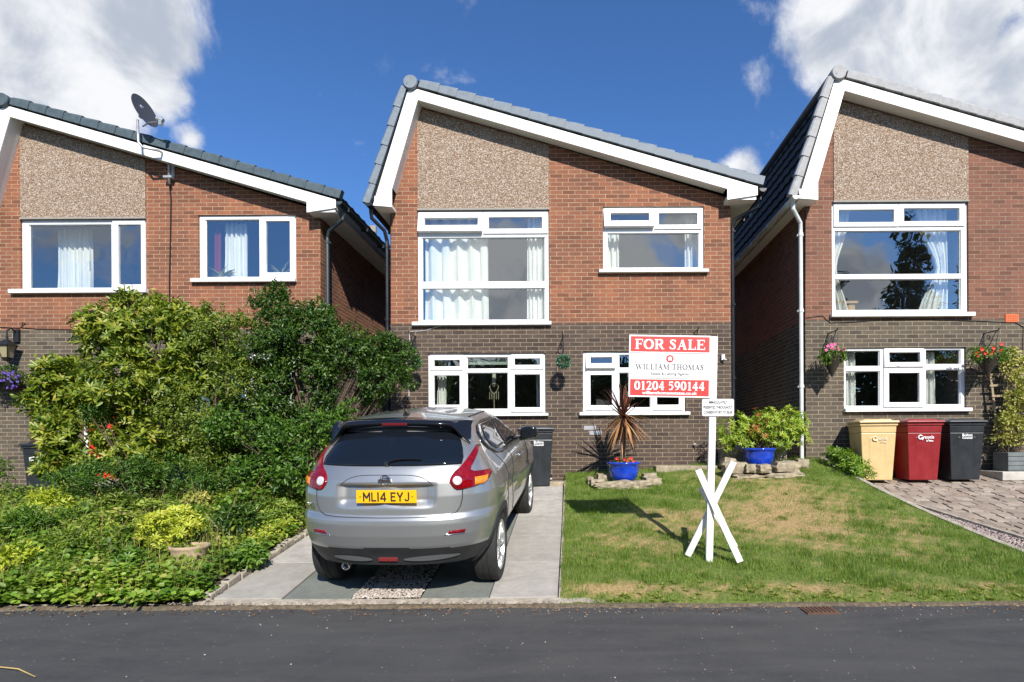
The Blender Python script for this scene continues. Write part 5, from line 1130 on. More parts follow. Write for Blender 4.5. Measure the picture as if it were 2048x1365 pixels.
# trellis, climber, planter
tp = P(1990, 945, 10.1)
e = empty('trellis', (X(1990, 10.18), 10.18, .9), 'leaning weathered wooden trellis on the wall of the right house', 'trellis'); q0 = e.location
def tl(a, b, w=.018):
    p_, r_ = P(*a, 10.15)-q0, P(*b, 10.15)-q0; d = (r_-p_).normalized(); s_ = d.cross(Vector((0, 1, 0)))*w; y_ = Vector((0, .008, 0)); tm.hexa([p_-s_-y_, p_+s_-y_, p_+s_+y_, p_-s_+y_], [r_-s_-y_, r_+s_-y_, r_+s_+y_, r_-s_+y_])
for a, b in (((1981, 750), (2000, 905)), ((2006, 700), (2018, 905)), ((2034, 700), (2040, 905))): tm = MB(); tl(a, b); tm.build('upright_lath', M['trellis'], e)
for y_, x0, x1 in ((706, 2002, 2060), (728, 1990, 2060), (750, 1976, 2060), (772, 1978, 2060), (793, 1982, 2060), (816, 1984, 2060), (845, 1988, 2060), (882, 1992, 2060)):
    tm = MB(); tl((x0, y_), (x1, y_-3)); tm.v = [(v[0], v[1]-.018, v[2]) for v in tm.v]; tm.build('cross_lath', M['trellis'], e)
shrub('climbing_plant', 'yellow leaved climbing plant covering the trellis at the right edge', 'climber', (X(2025, 10.0), 10.0, 1.0),
      LB([(2030, 740, 10.02, (.26, .12, .32)), (2045, 800, 10.0, (.38, .14, .4)), (2030, 860, 9.98, (.38, .15, .32)), (2010, 880, 9.98, (.2, .12, .14)), (2020, 710, 10.02, (.1, .1, .14))]),
      [('foliage', 'leaf_climb', 620, 6, .05, .055, .034, False, .3, .5)], .008)
e = empty('planter', (X(2040, 9.9), 9.95, P(2040, 940, 9.9).z-.02), 'slatted grey planter at the foot of the trellis', 'planter')
mb = MB(); mb.box(-.30, .5, -.18, .18, 0, .32); mb.build('planter_box', M['planter'], e, bevel=.006)
mb = MB()
for i in range(4): mb.box(-.312, .512, -.192, -.18, .02+i*.078, .085+i*.078)
mb.build('slats', M['planter'], e, bevel=.004)
mb = MB(); mb.box(-.45, 1.4, -.25, .3, -.16, -.01); tag(mb.build('stone_ledge', M['concrete'], loc=(X(2040, 9.9), 9.95, P(2040, 940, 9.9).z-.012), bevel=.01), 'low dark step carrying the grey planter at right edge', 'step')

# ground cover in the bed
def cover(name, n_clump, per, m, L_, w_, hfn, region, tc, seedm=1.0, drift=None):
    pts = []; cl = []
    while len(pts) < n_clump:
        x_ = random.uniform(*region[0]); y_ = region[1][0]+(region[1][1]-region[1][0])*random.random()**1.3
        if x_ > XD0-.08-.04*random.random(): continue
        if drift and not drift(x_, y_): continue
        pts.append((x_, y_, z_bed(x_, y_)+hfn(x_, y_)*random.uniform(.3, 1))); cl.append(random.random())
    T = np.repeat(np.array(pts), per, 0); C = np.repeat(cl, per); n_ = len(T)
    T = T+RNG.normal(size=T.shape)*np.array([.05, .05, .022]); D = rdir(n_)*np.array([1, 1, .35])+np.array([0, -.15, .15]); Nn = np.tile([0, -.25, 1.], (n_, 1))+.55*rdir(n_)
    s_ = RNG.uniform(.6, 1.2, n_)
    T[:, 1] = np.maximum(T[:, 1], 4.97+.04*np.sin(T[:, 0]*7)+.15*RNG.random(n_)); T[:, 2] = np.where(T[:, 1] < 5.17, .075+(T[:, 2]-.075)*.55, T[:, 2])
    return tag(leaves(name, M[m], None, T, D, Nn, L_*s_, w_*s_, np.clip(tc+.5*(C-.5)+.35*(RNG.random(n_)-.5)+.28*np.sin(T[:, 0]*2.3+T[:, 1])*np.sin(T[:, 1]*2.9-T[:, 0]*1.3), 0, 1), fold=.08), kind='stuff')
def hn(x_, y_): return .08+.22*(.5+.5*sin(x_*2.1+1)*sin(y_*1.9+x_))+.16*max(0, sin(x_*6.3+y_*3)*sin(y_*5.7-x_*2))*min(1, (y_-5.1)/1.2)*min(1, (-3.3-x_)/.7+.25)
cover('ground_cover', 6200, 9, 'leaf_cover', .060, .042, hn, ((-10.5, XD0), (5.12, 10.0)), .45)
cover('leafy_ground_cover', 1900, 8, 'leaf_mid', .062, .052, lambda a, b: hn(a, b)*.8+.04, ((-8, XD0), (5.1, 8.5)), .6, drift=lambda a, b: sin(a*2.7+b)*sin(b*2.2-a) > -.1 or (b < 5.6 and sin(a*5.3) > -.2))
cover('yellow_ground_cover', 1500, 8, 'leaf_yellow', .045, .016, lambda a, b: hn(a, b)+.05, ((-9, XD0), (5.12, 9)), .3, drift=lambda a, b: sin(a*1.7+b*2)*sin(b*1.2-a*2) > .35)
bp = [(150, 1120, 5.9, .22, 'leaf_cover'), (60, 1060, 6.5, .25, 'leaf_mid'), (470, 1060, 6.6, .22, 'leaf_dark'), (230, 1010, 7.2, .25, 'leaf_olive'), (560, 1010, 7.2, .2, 'leaf_cover'), (100, 1000, 7.8, .25, 'leaf_yellow'), (500, 1120, 5.9, .14, 'leaf_mid'), (260, 1150, 5.5, .16, 'leaf_mid'), (30, 1150, 5.6, .18, 'leaf_yellow'), (400, 990, 7.8, .2, 'leaf_climb')]
bl_ = ['pale green weed clump in the middle left of the flower bed', 'leafy green clump at the left edge of the flower bed', 'dark leaved clump right of the bright yellow green shrub', 'olive green clump under the big bush', 'pale green clump near the rear corner of the car', 'yellow green clump at the back left of the flower bed', 'low green clump at the driveway edge', 'low green clump at the road edge left of the stone pot', 'yellow green clump at the left road edge', 'straw coloured clump at the back of the flower bed']
for (px, py, d, r_, m_), lab in zip(bp, bl_):
    x_ = X(px, d); z_ = z_bed(x_, d)+.03
    e = empty('bed_plant', (x_, d, z_), lab, 'plant', 'plants in the flower bed')
    clumped([((0, 0, r_*.9), (r_, r_*.8, r_*.7))], int(170*r_/.2), 8, .04, random.uniform(.045, .08), random.uniform(.014, .03), 'foliage', M[m_], e, (0, 0, 0), rosette=random.random() < .5, lo=.3)
    branches('stems', M['twig'], e, (0, 0, 0), [((0, 0, r_*.8), (r_, r_, r_*.6))], (0, 0, 0), .006, 6)
# stalks
def sfn():
    x_ = random.uniform(-9, XD0-.12); y_ = 5.15+4.5*random.random()**1.4; return (x_, y_, z_bed(x_, y_)+.05, random.choice((.2, .35, .85, .95)), 1)
blades('bed_grass', 6500, sfn, .26, .0025)
mb = MB()
for i in range(45):
    x_ = random.uniform(-8, XD0-.2); y_ = random.uniform(5.4, 9); z_ = z_bed(x_, y_); h = random.uniform(.3, .65); mb.tube([(x_, y_, z_), (x_+random.uniform(-.1, .1), y_, z_+h*.6), (x_+random.uniform(-.2, .2), y_+random.uniform(-.1, .1), z_+h)], [.004, .003, .0015], 4)
tag(mb.build('dry_stems', mat('dry_stem', (.30, .22, .10), .9)), kind='stuff')

# trees across the road (seen in the window reflections)
def far_tree(x_, y_, h, r_, label, con=True):
    e = empty('tree', (x_, y_, -.05), label, 'tree', 'trees across the road')
    mb = MB(); mb.tube([(0, 0, 0), (.1, 0, h*.5), (0, 0, h*.95)], [.22, .14, .03], 9); mb.build('trunk', M['bark'], e)
    if con: lobes = [((random.uniform(-.2, .2)*r_, random.uniform(-.2, .2)*r_, h*t), (r_*(1.05-t)*random.uniform(.8, 1.2), r_*(1.05-t), h*.09)) for t in lin(.15, .97, 11)]
    else: lobes = [((random.uniform(-.6, .6)*r_, random.uniform(-.6, .6)*r_, h*random.uniform(.4, .85)), (r_*.5, r_*.5, r_*.42)) for _ in range(11)]
    clumped(lobes, 1500, 7, .3, .34, .16, 'crown', M['tree_far'], e, (0, 0, 0), lo=.4, front=0)
far_tree(16.6, -15, 11.5, 2.6, 'dark conifer across the road, reflected at the left of the right house window'); far_tree(21.5, -15.5, 15.5, 3.4, 'tallest dark conifer across the road, reflected in the right house window')
far_tree(24.8, -14.5, 14, 3.4, 'second tallest dark conifer across the road at the far right'); far_tree(27.5, -14, 11, 3.5, 'broad dark tree across the road at far right end', False); far_tree(19, -14, 9.5, 2.8, 'rounded dark tree between the conifers across the road', False)
for x_, y_, h_, w_, lab in ((-14, -15, 7.4, 3.2, 'broad round tree across the road opposite the left house'), (-9, -15.5, 6.8, 3.0, 'low round tree across the road, second from the left'), (-4.5, -15, 7.2, 3.0, 'round tree across the road opposite the silver car'), (-.5, -15.5, 6.6, 2.8, 'lowest round tree across the road opposite the middle house'), (3.5, -15, 7.4, 3.0, 'round tree across the road opposite the sale sign'), (8, -15.3, 7.6, 3.2, 'round tree across the road opposite the passage'), (12.5, -15, 8.2, 3.2, 'larger round tree across the road opposite the bins')): far_tree(x_, y_, h_, w_, lab, False)
he = empty('hedge', (0, -17, 0), 'long dark hedge along the far side of the road', 'hedge')
clumped([((x_, 0, 1.5), (1.6, .7, 1.7)) for x_ in lin(-24, 28, 24)], 4200, 6, .15, .20, .10, 'foliage', M['leaf_dark'], he, (0, 0, 0), lo=.6, front=0)

# ---------------------------------------------------------------- silver car
def paint():
    m = bpy.data.materials.new('silver_paint'); m.use_nodes = True; nt = m.node_tree; b = nt.nodes['Principled BSDF']
    o = N(nt, 'ShaderNodeTexCoord').outputs['Object']
    n = N(nt, 'ShaderNodeTexNoise', {'Vector': o, 'Scale': 900, 'Detail': 1}).outputs[0]
    nt.links.new(mixc(nt, n, (.34, .345, .34), (.46, .465, .455)), b.inputs['Base Color'])
    b.inputs['Metallic'].default_value = .75; b.inputs['Roughness'].default_value = .34; b.inputs['Coat Weight'].default_value = .9; b.inputs['Coat Roughness'].default_value = .02
    return m
M['paint'] = paint(); M['car_glass'] = mat('tinted_car_glass', (.006, .008, .012), .03, spec=.6); M['gloss_black'] = mat('gloss_black', (.008, .008, .009), .12, coat=.5)
M['cladding'] = mat('grey_black_cladding', (.022, .023, .024), .5, noise=.2); M['tyre'] = mat('tyre_rubber', (.018, .018, .018), .8, noise=.3, nscale=20, bump=.002, bscale=90)
M['alloy'] = mat('machined_alloy', (.62, .62, .62), .28, metal=.8); M['chrome'] = mat('chrome', (.75, .75, .75), .08, metal=1)
M['lamp_red'] = mat('red_lamp_plastic', (.17, .002, .004), .10, coat=.3, noise=.5, nscale=22); M['lamp_orange'] = mat('orange_lamp_plastic', (.85, .22, .01), .12, coat=.6, noise=.3, nscale=30); M['lamp_clear'] = mat('clear_lamp', (.72, .66, .66), .1, metal=.3, noise=.25, nscale=30)
M['plate'] = mat('yellow_number_plate', (.80, .43, .004), .4); M['seam'] = mat('panel_gap', (.03, .03, .03), .6)
ZT = [.30, .36, .45, .53, .62, .72, .76, .80, .95, 1.08, 1.18, 1.26, 1.34, 1.42, 1.50, 1.555]
WT = [.74, .80, .85, .865, .875, .88, .878, .872, .885, .870, .815, .765, .715, .675, .630, .575]
YR = [.09, .07, .045, .015, .0, .0, .008, .035, .055, .085, .14, .21, .30, .39, .48, .56]
YF = [4.0, 4.05, 4.10, 4.13, 4.13, 4.12, 4.10, 4.08, 4.0, 3.80, 3.0, 2.80, 2.60, 2.42, 2.22, 2.05]
def itp(T, z): return float(np.interp(z, ZT, T))
def hb(y, z):
    v = .040*math.exp(-((y-.80)/.42)**2)*math.exp(-((z-.86)/.20)**2)+.045*math.exp(-((y-3.30)/.42)**2)*math.exp(-((z-.80)/.20)**2)
    v -= .022*math.exp(-((y-2.05)/.7)**2)*math.exp(-((z-.72)/.16)**2); return v
def Sf(t, z):
    Wz, yr, yf = itp(WT, z), itp(YR, z), itp(YF, z); Lr = .55-.12*sm(1.1, 1.3, z); Lf = .8-.3*sm(1.0, 1.25, z); n = 2.7
    if t <= .4:
        th = t/.4*pi/2; x = Wz*sin(th)**(2/n) if th > 0 else 0; y = yr+Lr*(1-max(0, cos(th))**(2/n)); fx = x/Wz
        if .0 < x < .40 and .86 < z < 1.06: y += .042*sm(.42, .37, x)*sm(1.056, 1.044, z)*sm(.85, .93, z)
    elif t <= .78: x = Wz; y = yr+Lr+(yf-Lf-yr-Lr)*(t-.4)/.38; fx = 1
    else:
        th = (t-.78)/.22*pi/2; x = Wz*max(0, cos(th))**(2/n); y = yf-Lf+Lf*sin(th)**(2/n); fx = x/Wz
    x += hb(y, z)*fx; x *= 1-.012*((y-2)/2)**2
    return Vector((x, y, z+ (.0 if z < 1.3 else .02*(1-fx*fx)*sm(1.3, 1.55, z))))
def bis(f, lo_, hi_, v):
    for _ in range(28):
        m_ = (lo_+hi_)/2
        if f(m_) < v: lo_ = m_
        else: hi_ = m_
    return (lo_+hi_)/2
def tx(x, z): return bis(lambda t: Sf(t, z).x, 0, .4, x)
def ty(y, z): return bis(lambda t: Sf(t, z).y, 0.0, 1, y)
def Sn(t, z):
    e_ = 2e-3; a = Sf(min(1, t+e_), z)-Sf(max(0, t-e_), z); b = Sf(t, z+.004)-Sf(t, z-.004); n_ = a.cross(b)
    return n_.normalized() if n_.length > 1e-9 else Vector((0, -1, 0))
def patch(rows, off=.004, side=1, nv=14, nu=12, skirt=.012, both=False):
    """rows: (z, ta, tb) outline on the body surface; both=True: symmetric from -tb to tb"""
    rows = sorted(rows); zs_ = [r_[0] for r_ in rows]; mb = MB(); z0, z1 = zs_[0], zs_[-1]
    zz = sorted(set([round(z, 5) for z in list(np.linspace(z0, z1, nv))+zs_])); ring = []
    for z in zz:
        a = float(np.interp(z, zs_, [r_[1] for r_ in rows])); b = float(np.interp(z, zs_, [r_[2] for r_ in rows])); row = []
        for i in range(nu+1):
            u = i/nu
            if both:
                t = abs(2*u-1)*b; sg = -1 if u < .5 else 1
            else: t = a+(b-a)*u; sg = side
            p = Sf(t, z); n_ = Sn(t, z)
            if t < 1e-4: n_ = Vector((0, n_.y, n_.z)).normalized()
            q = p+n_*off; row.append(Vector((q.x*sg, q.y, q.z)))
        ring.append(row)
    nr, nc = len(ring), nu+1; mb.add([v for r_ in ring for v in r_], [(j*nc+i, j*nc+i+1, (j+1)*nc+i+1, (j+1)*nc+i) for j in range(nr-1) for i in range(nc-1)])
    cen = sum((v for r_ in ring for v in r_), Vector())/(nr*nc); bd = [(0, i) for i in range(nc)]+[(j, nc-1) for j in range(1, nr)]+[(nr-1, i) for i in range(nc-2, -1, -1)]+[(j, 0) for j in range(nr-2, 0, -1)]
    o1 = [ring[j][i] for j, i in bd]; inn = Vector((-1 if not both else 0, .6, 0)); inn.x *= side
    o2 = [v+Vector((-.5*side*(0 if both else 1), .6 if v.y < .8 else 0, -.2)).normalized()*skirt for v in o1]; L_ = len(o1)
    mb.add(o1+o2, [(i, (i+1) % L_, L_+(i+1) % L_, L_+i) for i in range(L_)])
    return mb
def car():
    e = empty('parked_car', (-1.595, 4.985, .105), 'silver hatchback parked on the slab driveway, rear towards the road', 'car', rot=(radians(7.6), 0, radians(-2.5)))
    AX = ((.76, .325), (3.30, .325)); RW = .345
    ts = list(np.linspace(0, .4, 34))+list(np.linspace(.4, .78, 110))[1:]+list(np.linspace(.78, 1, 22))[1:]
    zz = list(np.linspace(.30, 1.06, 77))+list(np.linspace(1.06, 1.555, 22))[1:]
    V = {}; bm = bmesh.new(); bl = bmesh.new()
    def mk(b, cond):
        vs = {}
        for sg in (-1, 1):
            def gv(i, j):
                k_ = (i, j, sg if ts[i] not in (0, 1) else 0)
                if k_ not in vs:
                    p = Sf(ts[i], zz[j])
                    # pull vertices near an arch edge onto the circle
                    for ay, az in AX:
                        if p.x > .5:
                            dv = Vector((p.y-ay, p.z-az)); r_ = dv.length
                            if abs(r_-.385) < .0135: dv = dv*(.385/r_); p.y = ay+dv.x; p.z = az+dv.y
                    vs[k_] = b.verts.new((p.x*sg, p.y, p.z))
                return vs[k_]
            for j in range(len(zz)-1):
                for i in range(len(ts)-1):
                    c = Sf((ts[i]+ts[i+1])/2, (zz[j]+zz[j+1])/2)
                    if c.x > .5 and any((c.y-ay)**2+(c.z-az)**2 < .385**2 for ay, az in AX): continue
                    if not cond(c): continue
                    q = [gv(i, j), gv(i+1, j), gv(i+1, j+1), gv(i, j+1)]; q = [v for n_, v in enumerate(q) if v not in q[:n_]]
                    if len(q) > 2:
                        try: b.faces.new(q)
                        except ValueError: pass
        return vs
    def zcut(c):
        if c.y < .55: return .515-.02*sm(.2, .9, c.x)+.0*c.y
        if c.y > 3.6: return .50
        return .41
    vs = mk(bm, lambda c: c.z > zcut(c)); mk(bl, lambda c: c.z <= zcut(c) and (c.z > .345+.02*sm(.5, .8, c.x) or c.y > .75))
    # roof dome
    top = len(zz)-1; ring = [vs[(i, top, 1 if ts[i] not in (0, 1) else 0)] for i in range(len(ts))]+[vs[(i, top, -1)] for i in range(len(ts)-2, 0, -1)]
    cy_ = 1.32; prev = ring
    for s_, h in ((.9, .016), (.7, .036), (.45, .050), (.2, .056)):
        cur = []
        for v in ring: cur.append(bm.verts.new((v.co.x*s_, cy_+(v.co.y-cy_)*s_, v.co.z+h)))
        for i in range(len(ring)): bm.faces.new([prev[i], prev[(i+1) % len(ring)], cur[(i+1) % len(ring)], cur[i]])
        prev = cur
    bm.faces.new(prev)
    for b, nm, m_ in ((bm, 'body', M['paint']), (bl, 'lower_cladding', M['cladding'])):
        bmesh.ops.recalc_face_normals(b, faces=b.faces); me = bpy.data.meshes.new(nm); b.to_mesh(me); b.free(); link(nm, me, m_, e, smooth=True)
    # floor and wheel wells
    mb = MB(); mb.box(-.60, .60, .30, 3.75, .33, .36); mb.box(-.60, .60, .5, 3.7, .32, .95)
    mb.build('underbody', M['cladding'], e)
    # windows
    hw = [(1.205, 0, tx(.62, 1.205)), (1.26, 0, tx(.625, 1.26)), (1.33, 0, tx(.60, 1.33)), (1.40, 0, tx(.565, 1.40)), (1.46, 0, tx(.51, 1.46))]
    patch(hw, .005, both=True, nu=32).build('rear_window', M['car_glass'], e, smooth=True)
    for sd in (1, -1):
        sur = [(1.165, 1.25, 2.62), (1.20, .98, 2.64), (1.27, .78, 2.52), (1.35, .70, 2.38), (1.43, .74, 2.22), (1.49, .86, 2.10), (1.515, 1.10, 1.95)]
        w_ = patch([(z, ty(a, z), ty(b, z)) for z, a, b in sur], .003, sd).build('window_surround', M['gloss_black'], e, smooth=True)
        rg = [(1.225, 1.12, 1.52), (1.28, .98, 1.53), (1.36, .93, 1.54), (1.44, .98, 1.55), (1.48, 1.06, 1.56)]; fg = [(1.205, 1.60, 2.52), (1.28, 1.61, 2.42), (1.36, 1.62, 2.29), (1.44, 1.63, 2.14), (1.485, 1.63, 2.02)]
        for g_ in (rg, fg): patch([(z, ty(a, z), ty(b, z)) for z, a, b in g_], .007, sd, skirt=.004).build('side_window', M['car_glass'], e, smooth=True)
        # tail lamps
        tl = [(1.000, .600, .640), (1.012, .580, .735), (1.035, .560, .800), (1.07, .540, .835), (1.10, .545, .850), (1.122, .556, .850), (1.135, .565, .72), (1.150, .575, .695), (1.18, .612, .695), (1.24, .655, .715), (1.29, .680, .720), (1.335, .692, .704)]
        lp = patch([(z, tx(a, z), tx(min(b, itp(WT, z)*.985), z)) for z, a, b in tl], .012, sd, nv=24).build('tail_light', M['lamp_red'], e, smooth=True)
        patch([(z, tx(a, z), tx(b, z)) for z, a, b in [(1.025, .735, .80), (1.05, .735, .822), (1.085, .732, .825)]], .0145, sd, nv=4).build('indicator', M['lamp_orange'], lp, smooth=True)
        p = Sf(tx(.60, 1.075), 1.075); n_ = Sn(tx(.60, 1.075), 1.075); n_ = Vector((n_.x*sd, n_.y, n_.z)); q = n_.to_track_quat('Z', 'Y').to_matrix()
        mb = MB(); mb.lathe([(.040, .0), (.040, .018), (.034, .022), (.018, .017), (0, .021)], 22, (p.x*sd, p.y, p.z), q); mb.build('reversing_lamp', M['lamp_clear'], lp, smooth=True)
        patch([(.632, tx(.53, .632), tx(.665, .632)), (.662, tx(.545, .66), tx(.672, .66))], .005, sd, nv=3).build('reflector', M['lamp_red'], e, smooth=True)
        patch([(.622, tx(.50, .622), tx(.672, .622)), (.632, tx(.505, .63), tx(.676, .63))], .004, sd, nv=2).build('reflector_trim', M['chrome'], e, smooth=True)
        # arches
        for ay, az in AX:
            mb = MB(); n_ = 40
            def fn(i, k_):
                a = radians(-22+224*i/n_); r_ = (.378, .384, .425, .440)[k_]; z = az+r_*sin(a); y = ay+r_*cos(a)
                z2 = max(.302, z); t = ty(y, z2); x = Sf(t, z2).x+(-.05, .014, .014, -.004)[k_]
                return (x*sd, y, z2)
            mb.grid(fn, range(n_+1), range(4)); mb.build('wheel_arch', M['cladding'], e, smooth=True)
        # mirror
        mb = MB(); c = Vector((.955*sd, 2.52, 1.235))
        pr = [(0, 0), (.5, .05), (.85, .2), (1, .5), (.95, .8), (.7, 1), (0, 1.02)]
        bmm = bmesh.new(); bmesh.ops.create_uvsphere(bmm, u_segments=20, v_segments=12, radius=1)
        for v in bmm.verts:
            x_, y_, z_ = v.co; y2 = y_ if y_ > -.55 else -.55+(y_+.55)*.1; v.co = Vector((c.x+.115*math.copysign(abs(x_)**.75, x_), c.y+.085*y2, c.z+.082*math.copysign(abs(z_)**.75, z_)))
        me = bpy.data.meshes.new('wing_mirror'); bmm.to_mesh(me); bmm.free(); mo = link('wing_mirror', me, M['gloss_black'], e, smooth=True)
        mb = MB(); mb.tube([(c.x-.02*sd, c.y, c.z-.06), (.80*sd, c.y+.03, c.z-.085)], [.035, .03], 8); mb.build('mirror_arm', M['gloss_black'], mo)
        mb = MB(); mb.lathe([(0, 0), (.9, 0), (.9, .02), (0, .02)], 18, (c.x, c.y-.051, c.z), Matrix.Rotation(pi/2, 3, 'X') @ Matrix.Diagonal((.10, .07, .1))); mb.build('mirror_glass', M['car_glass'], mo)
        # handle, seams, badge
        hp = [Sf(ty(y, 1.03), 1.03)+Sn(ty(y, 1.03), 1.03)*o_ for y, o_ in ((1.98, .004), (2.01, .035), (2.09, .04), (2.17, .035), (2.2, .004))]
        mb = MB(); mb.tube([(p_.x*sd, p_.y, p_.z) for p_ in hp], .014, 8); mb.build('door_handle', M['chrome'], e, smooth=True)
        for line in ([(1.20, 2.60), (1.1, 2.80), (.9, 2.86), (.6, 2.84), (.43, 2.78)], [(1.22, 1.56), (1.0, 1.60), (.7, 1.66), (.43, 1.66)], [(1.3, .80), (1.15, .98), (1.0, 1.12), (.8, 1.20), (.6, 1.24), (.43, 1.3)]):
            pts = []
            for (za, ya), (zb2, yb) in zip(line[:-1], line[1:]):
                for k_ in range(8): z = za+(zb2-za)*k_/8; y = ya+(yb-ya)*k_/8; p_ = Sf(ty(y, z), z); pts.append((p_.x*sd+.0005*sd, p_.y, p_.z))
            mb = MB(); mb.tube(pts, .0045, 5); mb.build('door_seam', M['seam'], e)
    # hatch seam
    pts = []
    path = [(.645, 1.0), (.645, .93), (.63, .86), (.60, .815), (.55, .792), (.45, .786), (0, .782)]
    half = []
    for (xa, za), (xb_, zb2) in zip(path[:-1], path[1:]):
        for k_ in range(8): x = xa+(xb_-xa)*k_/8; z = za+(zb2-za)*k_/8; p_ = Sf(tx(x, z), z); half.append(p_)
    pts = [(p_.x, p_.y, p_.z) for p_ in half]+[(-p_.x, p_.y, p_.z) for p_ in reversed(half)]
    mb = MB(); mb.tube(pts, .005, 5); mb.build('hatch_seam', M['seam'], e)
    # plate recess shadow lip
    mb = MB(); r1 = [];
    def lip(u, k_):
        x = -.40+.80*u; z = (1.050, 1.054, 1.040-.030*(1-(2*u-1)**2))[k_]; y = Sf(tx(abs(x), 1.10), 1.10).y+(-.012, -.016, .012)[k_]-.018; return (x, y, z)
    gp = [Sf(tx(abs(x), z), z)+Vector((0, -.001, 0)) for x, z in [(-.40+.8*i/30, 1.055+.082*(1-abs(2*i/30-1)**5)) for i in range(31)]]
    mb = MB(); mb.tube([(-.40+.8*i/30, p_.y, p_.z) for i, p_ in enumerate(gp)], .003, 4); mb.build('garnish_seam', M['seam'], e)
    pl = empty('tmp', (0, 0, 0)); bpy.data.objects.remove(pl)
    yp = Sf(0, .95).y-.014
    mb = MB(); mb.box(-.26, .26, -.006, .006, -.0555, .0555); pl = mb.build('number_plate', M['plate'], e, bevel=.003, loc=(.02, yp, .965), rot=(radians(-4), 0, 0))
    GL.update({'m': (1.0, [('l', .12, 0, .12, 1, .19), ('l', .88, 0, .88, 1, .19), ('l', .10, .95, .50, .35, .20), ('l', .90, .95, .50, .35, .20)]), 'l': (.68, [('l', .12, 0, .12, 1, .19), ('l', .05, .085, .68, .085, .17)]),
        'i': (.32, [('l', .16, 0, .16, 1, .20)]), 'q': (.84, [('l', .60, 0, .60, 1, .19), ('l', .04, .28, .82, .28, .17), ('l', .08, .28, .58, .95, .19)]), 'e': (.72, [('l', .12, 0, .12, 1, .19), ('l', .05, .085, .70, .085, .17), ('l', .05, .915, .70, .915, .17), ('l', .1, .52, .62, .52, .16)]),
        'y': (.90, [('l', .45, 0, .45, .5, .19), ('l', .10, 1, .45, .44, .19), ('l', .80, 1, .45, .44, .19)]), 'j': (.70, [('p', [(.56, 1, .19), (.56, .28, .19), (.50, .12, .18), (.34, .085, .17), (.18, .12, .18), (.11, .28, .19)])])})
    serif_text('mliq eyj', .079, .405, M['ink'], pl, 'lettering', (0, -.0072, -.0405))
    mb = MB()
    for x in (-.225, .225): mb.box(x-.007, x+.007, -.009, -.006, -.003, .003)
    mb.build('plate_screw', M['ink'], pl)
    ye = Sf(0, 1.09).y-.004; bd = MB(); Mx = Matrix.Rotation(pi/2, 3, 'X') @ Matrix.Diagonal((1, .92, 1))
    bd.lathe([(.036, 0), (.040, .010), (.046, .010), (.050, 0)], 30, (-.002, ye, 1.095), Mx); bd.box(-.060, .056, ye-.014, ye-.002, 1.084, 1.106); bo = bd.build('badge', M['chrome'], e, smooth=False)
    text_mesh('NISSAN', .022, M['ink'], bo, loc=(-.002, ye-.0155, 1.095), width=.085, bold=.0006)
    tj = tx(.74, .88); pj = Sf(tj, .88); bj = text_mesh('JUKE', .05, M['chrome'], e, name='model_badge', loc=(-.715, Sf(tx(.715, .86), .86).y-.012, .862), rot=(pi/2, 0, radians(-40)), width=.15, bold=.0015)
    ct = tx(0, 1.2)
    # side badge on the rear pillar
    pz = 1.335; p_ = Sf(ty(.60, pz), pz); text_mesh('n-tec', .035, M['chrome'], e, name='trim_badge', loc=(p_.x+.006, .56, pz), rot=(pi/2, 0, radians(72)), width=.10, bold=.001)
    # spoiler
    mb = MB()
    def sp(u, k_):
        x = -.655+1.31*u; a = abs(x); dr = .150*sm(.47, .655, a)+.022*(a/.6)**2; back = .10*sm(.35, .66, a)
        prof = [(.62, 1.592-.03*(a/.6)**2), (.54, 1.600-.03*(a/.6)**2), (.44, 1.588), (.385, 1.566), (.385, 1.552), (.41, 1.530), (.52, 1.485), (.60, 1.47)]
        y, z = prof[k_]; kk = (0, .25, 1, 1, 1, 1, .9, .8)[k_]
        return (x, y+back*(kk if kk > .5 else .3), z-dr*kk)
    mb.grid(sp, lin(0, 1, 50), range(8)); s_ = mb.build('rear_spoiler', M['gloss_black'], e, smooth=True)
    mb = MB(); mb.box(-.115, .115, .376, .40, 1.538, 1.562); mb.build('brake_light', mat('dark_red_lens', (.12, .006, .008), .15, coat=.5), e, bevel=.004)
    # wiper
    wp = [Sf(tx(abs(x), z), z)+Vector((0, -.022, .004)) for x, z in ((.0, 1.232), (.05, 1.256), (.12, 1.262), (.20, 1.262), (.27, 1.256))]
    mb = MB(); mb.tube([(x_, p_.y, p_.z) for x_, p_ in zip((-.02, .06, .14, .22, .29), wp)], [.009, .010, .009, .008, .005], 6); mb.tube([(.0, wp[0].y+.01, 1.228), (-.01, wp[0].y-.012, 1.232)], .02, 10); mb.build('wiper', M['gloss_black'], e)
    # antenna
    mb = MB(); mb.hexa([(-.03, .70, 1.60), (.03, .70, 1.60), (.02, .82, 1.605), (-.02, .82, 1.605)], [(-.012, .69, 1.635), (.012, .69, 1.635), (.01, .74, 1.63), (-.01, .74, 1.63)]); mb.tube([(0, .71, 1.63), (0, .50, 1.80)], [.006, .004], 6); mb.build('antenna', M['gloss_black'], e)
    # roof ditch trims
    for sd in (1, -1):
        pts = [(sd*(itp(WT, 1.548)*(1-.012*((y-2)/2)**2)-.035), y, 1.568) for y in lin(.95, 1.75, 10)]; mb = MB(); mb.tube(pts, .006, 5); mb.build('roof_trim', M['seam'], e)
